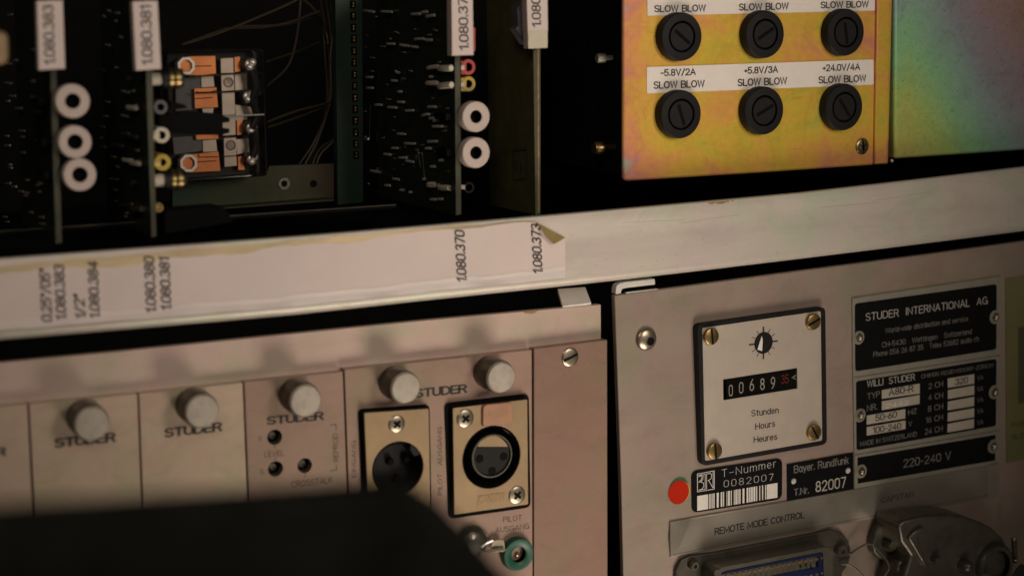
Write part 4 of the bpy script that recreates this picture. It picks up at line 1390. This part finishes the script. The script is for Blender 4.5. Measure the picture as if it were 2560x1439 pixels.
mb.lathe(P(1908.5, 856.5, HZ + .36), [(r, 0), (r, .00012), (r * .93, .00014), (0, .00014)], 'black', 40)
mb.flat([(1904.2, 839.5), (1907, 848), (1905.5, 877), (1893.5, 873.5)], HZ + .54, 'printwhite')
build(mb, 'running_dial', hc)
mb = MB()
HW = HZ - .10
mb.prism([(1816, 951), (2001, 922), (2001.5, 973), (1817, 1002.5)], HW - .2, HW - .3, 'blackplate')
for t_, x, y, w, h, k in (('0', 1827, 988.5, 10, 26, 'printwhite'), ('0', 1853, 981.5, 11, 26, 'printwhite'), ('6', 1879.5, 975, 11, 27, 'printwhite'), ('8', 1906, 972.5, 11, 26, 'printwhite'), ('9', 1932.5, 970, 11, 27, 'printwhite'), ('35', 1962, 957, 19, 20, 'printred'), ('<', 1985, 955, 12, 20, 'printpale')):
    mb.text(t_, (x - w / 2, y + w * .06), (x + w / 2, y - w * .06), h, HW - .13, k, -0.004)
for x in (1840, 1866, 1892.5, 1919, 1945.5, 1975):
    mb.strokes([(x, 1001 - (x - 1816) * .157), (x, 950 - (x - 1816) * .157)], .8, HW - .14, 'groove')
build(mb, 'number_wheels', hc)
mb = MB()
mb.prism([(1815.8, 950.8), (2001, 921.8), (2001.8, 973.4), (1816.6, 1002.8)], HW + .25, HW + .15, 'clear')
build(mb, 'window', hc)
for x, y, a, rv in ((1780.6, 841, 85, 21), (2036, 804.4, -32, 20.5), (1789, 1127.5, 85, 20.5), (2038, 1081, 62, 20)):
    screw('brass_screw', hc, x, y, HZ + .35, rv, 1.3, a, 'cheese', 'brass')

# ---- stickers and small plates
mb = MB()
mb.disc(1697.5, 1219, HC + .10, 27.5, 'stickgreen')
mb.disc(1700.5, 1229, HC + .18, 27.5, 'stickyellow')
mb.disc(1697, 1229.5, HC + .26, 29.5, 'stickred')
o = build(mb, 'round_sticker')
tagit(o, 'round red sticker over green and yellow ones, left of the barcode label', 'sticker')

bl = thing('barcode_label', 'black label with rounded corners reading T-Nummer 0082007 above a white barcode', 'label', P(1840, 1282, HC))
Q = [(1728.6, 1176.5), (1955.6, 1143.5), (1955.2, 1246.5), (1730, 1281.5)]
mb = MB()
mb.prism(rr(Q, 17), HC + .30, HC, 'blackplate')
def bx(x, y):
    return (1620 + x / 4.511, 1120 + y / 4.511)
mb.text('T–Nummer', bx(830, 326), bx(1445, 207), 18.5, HC + .36, 'printwhite', -0.026, None, 1.5)
mb.text('0082007', bx(855, 437), bx(1415, 356), 16.3, HC + .36, 'printwhite', -0.026, None, 1.9)
lg = [bx(557, 288), bx(747, 252), bx(748, 457), bx(558, 489)]
def lq(u, v):
    return lerp(lg, u, v)
mb.strokes([lq(0, 0), lq(1, 0), lq(1, 1), lq(0, 1), lq(0, 0)], 1.5, HC + .36, 'printwhite')
for path in ([(.07, .10), (.25, .07), (.34, .18), (.32, .36), (.20, .46), (.07, .48)], [(.20, .48), (.36, .56), (.38, .74), (.28, .88), (.07, .92)],
             [(.07, .10), (.46, .10)], [(.07, .92), (.46, .92)], [(.46, .08), (.46, .93)], [(.54, .08), (.54, .93)],
             [(.54, .10), (.78, .09), (.85, .20), (.82, .38), (.70, .46), (.62, .47)], [(.66, .47), (.92, .92)], [(.93, .06), (.93, .92)], [(.07, .16), (.22, .14), (.27, .24), (.22, .38), (.10, .42)]):
    mb.strokes([lq(*p) for p in path], 1.3, HC + .36, 'printwhite')
bq = [bx(555, 537), bx(1460, 388), bx(1460, 553), bx(555, 703)]
mb.flat(bq, HC + .34, 'printwhite')
for a, b_ in [(678, 688), (698, 703), (714, 720), (730, 737), (752, 775), (798, 820), (838, 846), (858, 886), (892, 900), (924, 934), (945, 968), (978, 985), (1004, 1010), (1022, 1029), (1044, 1066), (1088, 1112), (1132, 1140), (1156, 1162), (1182, 1189), (1210, 1219), (1232, 1254), (1266, 1286), (1299, 1320), (1331, 1339)]:
    u0, u1 = (a - 555) / 905, (b_ - 555) / 905
    mb.flat(sub(bq, u0, -.01, u1, 1.01), HC + .38, 'blackplate')
build(mb, 'sticker', bl)
tp = thing('inventory_plate', 'small square-cornered black plate reading Bayer. Rundfunk T.Nr. 82007', 'plate', P(2050, 1250, HC))
mb = MB()
mb.prism([(1967.6, 1160), (2133.2, 1130), (2134, 1221), (1968.4, 1251)], HC + .35, HC, 'blackplate')
mb.text('Bayer. Rundfunk', bx(1645, 276), bx(2265, 166), 17, HC + .40, 'printdim', 0.006, None, 0.95)
mb.text('T.Nr.', bx(1645, 530), bx(1815, 500), 15, HC + .40, 'printdim', 0.006)
mb.text('82007', bx(1890, 488), bx(2235, 430), 24, HC + .40, 'printpale', -0.004, None, 1.15)
build(mb, 'plate', tp, .05)
for x, y in ((1984, 1202), (2120, 1175.5)):
    mb = MB()
    r = mm(x, y, 15, HC) / 2
    mb.lathe(P(x, y, HC + .36), [(r, -.0001), (r * .8, .00025), (0, .0004)], 'pale', 18)
    build(mb, 'rivet', tp)

def c1(x, y): return (2100 + x / 4.498, 680 + y / 4.498)
def c2(x, y): return (2100 + x / 3.998, 880 + y / 3.998)
def nameplate(label, base, black, rad, rivets):
    t = thing('nameplate', label, 'nameplate', P(base[3][0] / 2 + base[2][0] / 2, base[3][1], HC), 'black and metal nameplates at the right')
    mb = MB()
    mb.prism(base, HC + .5, HC, 'nameplate')
    mb.prism(rr(black, rad), HC + .54, HC + .4, 'blackplate')
    for x, y in rivets:
        mb.disc(x, y, HC + .60, 17, 'nameplate')
    return t, mb
def rivets(t, L):
    for x, y in L:
        mb = MB()
        r = mm(x, y, 26, HC) / 2
        mb.lathe(P(x, y, HC + .6), [(r, 0), (r, .0002), (r * .82, .0003), (r * .7, .0002), (r * .66, .0006), (r * .5, .0011), (r * .25, .0014), (0, .0015)], ['nameplate', 'nameplate', 'hood', 'steel'], 24)
        build(mb, 'rivet', t, sharp=60)
TX = HC + .63
rv = [(2147, 843.5), (2487.5, 792)]
t, mb = nameplate('top nameplate in black with the STUDER INTERNATIONAL AG address', [(2130.5, 746), (2503, 690.5), (2503, 886), (2132.5, 942)], [(2137, 758.5), (2492, 709.5), (2491, 873), (2138, 928)], 8, rv)
mb.text('STUDER  INTERNATIONAL  AG', c1(290, 545), c1(1660, 352), 17.5, TX, 'printpale', -0.008, None, 1.1)
mb.text('World-wide distribution and service', c1(510, 685), c1(1440, 545), 11.5, TX, 'printdim', -0.004)
mb.text('CH-5430   Wettingen   Switzerland', c1(470, 845), c1(1480, 690), 12, TX, 'printdim', -0.004)
mb.text('Phone 056 26 87 35   Telex 53682 audio ch', c1(375, 952), c1(1560, 772), 12, TX, 'printdim', -0.004)
build(mb, 'plate', t)
rivets(t, rv)
rv = [(2150, 1037.6), (2485.5, 979.5)]
t, mb = nameplate('middle nameplate in black with type, mains and channel fields, WILLI STUDER', [(2133, 944.5), (2503, 888), (2502, 1073), (2136, 1135)], [(2140, 952.5), (2491.4, 896), (2490, 1064), (2141.5, 1125)], 8, rv)
mb.text('WILLI  STUDER', c2(270, 347), c2(750, 275), 15, TX, 'printpale', -0.004)
mb.text('CH8105 REGENSDORF-ZÜRICH', c2(810, 260), c2(1530, 146), 9, TX, 'printdim', -0.006)
for q in ([(418, 378), (797, 312), (797, 412), (418, 465)], [(418, 490), (797, 425), (795, 515), (418, 578)], [(267, 632), (653, 567), (653, 660), (267, 722)], [(267, 747), (655, 680), (655, 765), (267, 832)],
          [(1075, 262), (1342, 218), (1342, 312), (1078, 355)], [(1078, 378), (1342, 330), (1342, 422), (1078, 467)], [(1078, 492), (1342, 443), (1340, 535), (1076, 580)], [(1078, 603), (1342, 557), (1340, 647), (1076, 692)], [(1076, 715), (1340, 665), (1338, 755), (1074, 800)]):
    mb.flat([c2(*p) for p in q], HC + .58, 'boxmetal')
for s_, x0_, y0_, x1_, y1_, cap, k in (('TYP', 272, 470, 400, 443, 14, 'printdim'), ('NR.', 268, 588, 372, 566, 14, 'printdim'), ('HZ', 682, 625, 770, 607, 12, 'printdim'), ('V', 685, 740, 720, 733, 12, 'printdim'), ('A80-R', 485, 432, 738, 388, 14.5, 'ink'), ('50-60', 352, 686, 570, 645, 14, 'ink'),
                          ('100-240', 325, 808, 612, 760, 14, 'ink'), ('320', 1148, 326, 1280, 300, 14, 'ink'), ('2442', 455, 560, 690, 520, 11, 'printwhite'), ('2 CH', 882, 366, 1030, 338, 13, 'printdim'), ('4 CH', 880, 478, 1030, 452, 13, 'printdim'), ('8 CH', 878, 592, 1030, 563, 13, 'printdim'),
                          ('16 CH', 855, 705, 1028, 672, 13, 'printdim'), ('24 CH', 845, 820, 1026, 785, 13, 'printdim'), ('MADE IN SWITZERLAND', 200, 938, 768, 836, 11, 'printdim')):
    mb.text(s_, c2(x0_, y0_), c2(x1_, y1_), cap, TX, k, -0.004 if k != 'ink' else 0.012)
for i in range(5):
    mb.text('VA', c2(1370, 281 + i * 111), c2(1432, 269 + i * 111), 11, TX, 'printdim', -0.006)
build(mb, 'plate', t)
rivets(t, rv)
rv = [(2152.5, 1177.6), (2483, 1115)]
t, mb = nameplate('bottom nameplate in black reading 220-240 V', [(2136, 1137.5), (2502, 1075.5), (2500, 1157), (2136.5, 1221)], [(2143.8, 1143), (2489, 1086), (2488, 1150), (2144.5, 1208)], 1, rv)
mb.text('220-240 V', c2(630, 1150), c2(1110, 1066), 19, TX, 'printdim', -0.006, None, 1.1)
build(mb, 'plate', t)
rivets(t, rv)

ol = thing('fuse_label', 'yellow-green label cut off by the right picture edge, with FUSE print', 'label', P(2550, 1140, HC))
mb = MB()
mb.prism([(2514, 697), (2680, 672), (2680, 1126), (2517, 1156)], HC + .3, HC, 'olivelabel')
mb.prism([(2546, 818), (2680, 798), (2680, 985), (2546, 1008)], HC + .36, HC + .3, 'olivedark')
mb.text('FUSE', (2530, 1066), (2572, 1060), 10, HC + .4, 'inkgrey')
mb.text('SLOW', (2530, 1097), (2576, 1090), 11, HC + .4, 'inkgrey')
build(mb, 'film', ol)
st = thing('marking_strip', 'shiny metal marking strip reading REMOTE MODE CONTROL above the blue connector', 'strip', P(2080, 1330, HC))
mb = MB()
mb.prism([(1675, 1304), (1967, 1252.5), (2136, 1222.5), (2498, 1157.8), (2498, 1237.5), (2180, 1295.5), (1900, 1348), (1676.5, 1391.5)], HC + .6, HC, 'foil')
mb.text('REMOTE MODE CONTROL', bx(750, 972), bx(1765, 778), 15, HC + .66, 'ink', 0.022)
mb.text('CAPSTAN', (2203, 1256.5), (2284, 1240), 13, HC + .66, 'inkgrey')
mb.strokes([(1679, 1386), (1900, 1342), (2180, 1289.5), (2494, 1232)], 1.2, HC + .63, 'greydie')
build(mb, 'strip', st, .12)
mb = MB()  # both ends lifted, added so the foil reflects differently there
mb.add([P(1676, 1304.5, HC + .62), P(1727, 1295.5, HC + .62), P(1700, 1362, HC + .62), P(1677, 1391, HC + .62), P(1676, 1347, HC + 1.25)], [(0, 1, 4), (1, 2, 4), (2, 3, 4)], 'foil')
build(mb, 'curled_end', st, sharp=80)
mb = MB()
mb.add([P(2470, 1162.8, HC + .62), P(2498, 1157.8, HC + 1.3), P(2498, 1237.5, HC + 1.3), P(2470, 1242.6, HC + .62)], [(0, 1, 2, 3)], 'foil')
build(mb, 'curled_end', st)

# ---- blue multipole connector
bc = thing('multipole_connector', 'grey metal connector shell with dark blue insulator and gold contacts at the bottom edge', 'connector', P(1920, 1500, HC))
mb = MB()
fl = [(1688, 1560), (1690, 1425), (1704, 1398), (1726, 1388), (1790, 1380), (2040, 1331), (2078, 1321), (2104, 1330), (2122, 1352), (2128, 1378), (2122, 1408), (2106, 1430), (2096, 1560)]
mb.prism(fl, HC + 1.6, HC, 'hood')  # dark hood colour here carries the shadow behind the shell
build(mb, 'flange', bc, .35)
mb = MB()
sh = rr([(1786, 1421), (2082, 1363), (2088, 1590), (1792, 1640)], 28, 8)
mb.prism(sh, HC + 9.5, HC + 1.6, 'greydie')
mb.mi('hood')
ci = MB()
ci.prism(rr([(1799, 1430), (2070, 1377), (2076, 1575), (1804, 1622)], 18, 6), HC + 12, HC + 8.6, 'hood')
build(mb, 'shell', bc, .25, cuts=[ci])
mb = MB()
mb.prism(rr([(1800, 1431), (2069, 1378), (2075, 1574), (1805, 1621)], 17, 6), HC + 8.9, HC + 8.3, 'bluecon')
sl_q = [(1814, 1444), (2060, 1396), (2062, 1424), (1816, 1472)]
mb.mi('groove')
cs = MB()
cs.prism(sl_q, HC + 12, HC + 8.5, 'groove')
build(mb, 'insulator', bc, 0, cuts=[cs])
for i in range(18):
    u = i / 17
    x, y = 1817 + u * 239, 1438 - u * 46.5
    mb = MB()
    mb.prism([(x - 3.2, y + .8), (x + 3.2, y - .5), (x + 3.4, y + 3.4), (x - 3, y + 4.7)], HC + 9.0, HC + 8.2, 'gold')
    mb.prism([(x - 3, y + 8), (x + 3.2, y + 7), (x + 3.4, y + 22), (x - 2.8, y + 23)], HC + 8.60, HC + 8.2, 'darkbrown')
    build(mb, 'contact', bc)
for i in range(14, 18):
    u = i / 17
    x, y = 1817 + u * 239, 1476 - u * 46.5
    mb = MB()
    mb.prism([(x - 3.2, y + .8), (x + 3.2, y - .5), (x + 3.4, y + 3.4), (x - 3, y + 4.7)], HC + 9.0, HC + 8.2, 'gold')
    build(mb, 'contact', bc)
for x, y, r_ in ((1730, 1410, 13), (2098, 1372, 17)):
    mb = MB()
    r = mm(x, y, 2 * r_, HC) / 2
    mb.lathe(P(x, y, HC + 1.6), [(r, 0), (r, .0012), (r * .8, .0019), (r * .4, .0019), (r * .35, .0012), (0, .0012)], 'hood', 20)
    build(mb, 'hinge_boss', bc)
def wk(x, y): return (2040 + x / 4.813, 1140 + y / 4.813)
mb = MB()
mb.tube([P(*wk(x, y), HC + h) for x, y, h in ((330, 1170, 3), (400, 1175, 3), (500, 1110, 4), (620, 1050, 5), (690, 1075, 6), (790, 1170, 7), (860, 1265, 7), (880, 1340, 7), (850, 1400, 7), (790, 1470, 6))], .00036, 'greydie', 8)
build(mb, 'wire_bail', bc)
mb = MB()
mb.tube([P(*wk(x, y), HC + h) for x, y, h in ((300, 1300, 3), (370, 1298, 3.4), (430, 1318, 4), (500, 1372, 4.5), (600, 1480, 5))], .00036, 'greydie', 8)
build(mb, 'wire_bail', bc)

# ---- cable plug hood, bottom right corner
def dk(x, y): return (2140 + x / 6.095, 1240 + y / 6.095)
cp = thing('cable_plug', 'dark metal cable plug with a clamped cable in the unlit bottom right corner', 'plug', P(2370, 1500, HC))
mb = MB()
mb.prism([dk(*p) for p in ((300, 560), (370, 430), (470, 360), (560, 365), (640, 500), (620, 800), (600, 950), (520, 1000), (380, 960), (280, 860), (255, 720))], HC + 3.5, HC, 'greydie')
build(mb, 'flange', cp, .5)
mb = MB()
mb.prism([dk(*p) for p in ((640, 440), (720, 370), (1000, 300), (1370, 270), (1640, 300), (1900, 390), (2080, 480), (2250, 640), (2330, 800), (2330, 1500), (640, 1500), (840, 900), (690, 700))], HC + 13, HC + 1, 'hood')
build(mb, 'hood', cp, 1.1, seg=4)
mb = MB()
mb.prism([dk(*p) for p in ((800, 640), (880, 540), (1000, 470), (1050, 480), (940, 620), (1050, 900), (1090, 1060), (1060, 1100), (990, 960), (880, 780))], HC + 14.2, HC + 8, 'hood')
build(mb, 'rib', cp, .5)
mb = MB()
x, y = dk(2120, 1060)
r = mm(x, y, 110, HC + 14) / 2
mb.lathe(P(x, y, HC + 14), [(r, -.004), (r, 0), (r * .9, .001), (r * .72, .001), (r * .7, -.002), (0, -.002)], ['hood', 'hood', 'hood', 'groove', 'groove'], 40)
build(mb, 'cable_clamp', cp)
mb = MB()
x, y = dk(2380, 1260)
c_ = P(x, y, HC + 12)
mb.tube([c_, c_ + Vector((.006, -.012, -.006)), c_ + Vector((.014, -.03, -.022)), c_ + Vector((.016, -.05, -.055)), c_ + Vector((.012, -.06, -.11))], .0062, 'rubber', 20, 8)
build(mb, 'cable', cp)
mb = MB()
x, y = dk(1625, 1040)
r = mm(x, y, 30, HC + 14) / 2
mb.lathe(P(x, y, HC + 13), [(r * 1.2, 0), (r * 1.1, .001), (r * .9, .0028), (r * .5, .0036), (0, .0039)], 'hood', 24)
build(mb, 'clamp_screw', cp, sharp=60)
mb = MB()
for x, y, r_ in ((1190, 950, 12), (1900, 1200, 14)):
    xx, yy = dk(x, y)
    r = mm(xx, yy, 2 * r_, HC + 13) / 2
    mb.lathe(P(xx, yy, HC + 13), [(r, 0), (r, .002), (r * .8, .0026), (0, .0026)], 'greydie', 20)
build(mb, 'clamp_nut', cp)
mb = MB()
a, b_ = P(*dk(2405, 640), HC + 11), P(*dk(2420, 975), HC + 11)
mb.tube([a, b_], .0008, 'hood', 10, 0)
for i in range(11):
    p = a.lerp(b_, i / 10)
    mb.lathe(p, [(.0007, -.0002), (.00105, 0), (.0007, .0002)], 'hood', 12, (b_ - a))
mb.ball(a, .0009, 'steel', 10)
mb.ball(b_, .0010, 'steel', 10)
build(mb, 'threaded_stud', cp)
mb = MB()
mb.prism([dk(*p) for p in ((640, 1000), (720, 960), (900, 1010), (1100, 1180), (1150, 1300), (660, 1300), (630, 1120))], HC + 10, HC + 6, 'hood')
build(mb, 'lower_lip', cp, .8)
mb = MB()
a, b_ = P(*dk(230, 700), HC + 4.5), P(*dk(590, 830), HC + 6)
mb.lathe(P(*dk(470, 720), HC + 3.5), [(.0022, 0), (.0022, .002), (.0016, .003), (0, .003)], 'hood', 20)
build(mb, 'latch_pivot', cp)

# ================================================================== black edge close to the lens
mb = MB()
ol_ = [(-300, 1275), (0, 1252), (300, 1235), (600, 1216), (850, 1199), (950, 1188), (1010, 1192), (1060, 1224), (1105, 1272), (1155, 1328), (1210, 1388), (1275, 1455), (1700, 1900), (2250, 2500), (2250, 6500), (-1500, 6500), (-1500, 1375)]  # unseen run to the lower right was extended to shade the left modules
mb.prism_w([P(x, y, 230) + Vector((0, -.006, 0)) for x, y in ol_], .006, 'rubber')
o = build(mb, 'foreground_edge', None, 0.8)
bo = MB()
cb = P(240, 1400, 236)
rb = mm(240, 1400, 90, 236) / 2
bo.lathe(cb, [(rb, -.0004), (rb * .92, .0005), (rb * .55, .0006), (rb * .5, -.0002), (0, -.0002)], 'rubber', 32)
build(bo, 'round_boss', o)
bo = MB()
bo.prism([(500, 1300), (1000, 1262), (1030, 1290), (520, 1335)], 236.4, 235.8, 'rubber')
build(bo, 'raised_rib', o, .15)
tagit(o, 'large black out of focus equipment edge rising from the bottom left corner', 'equipment edge')
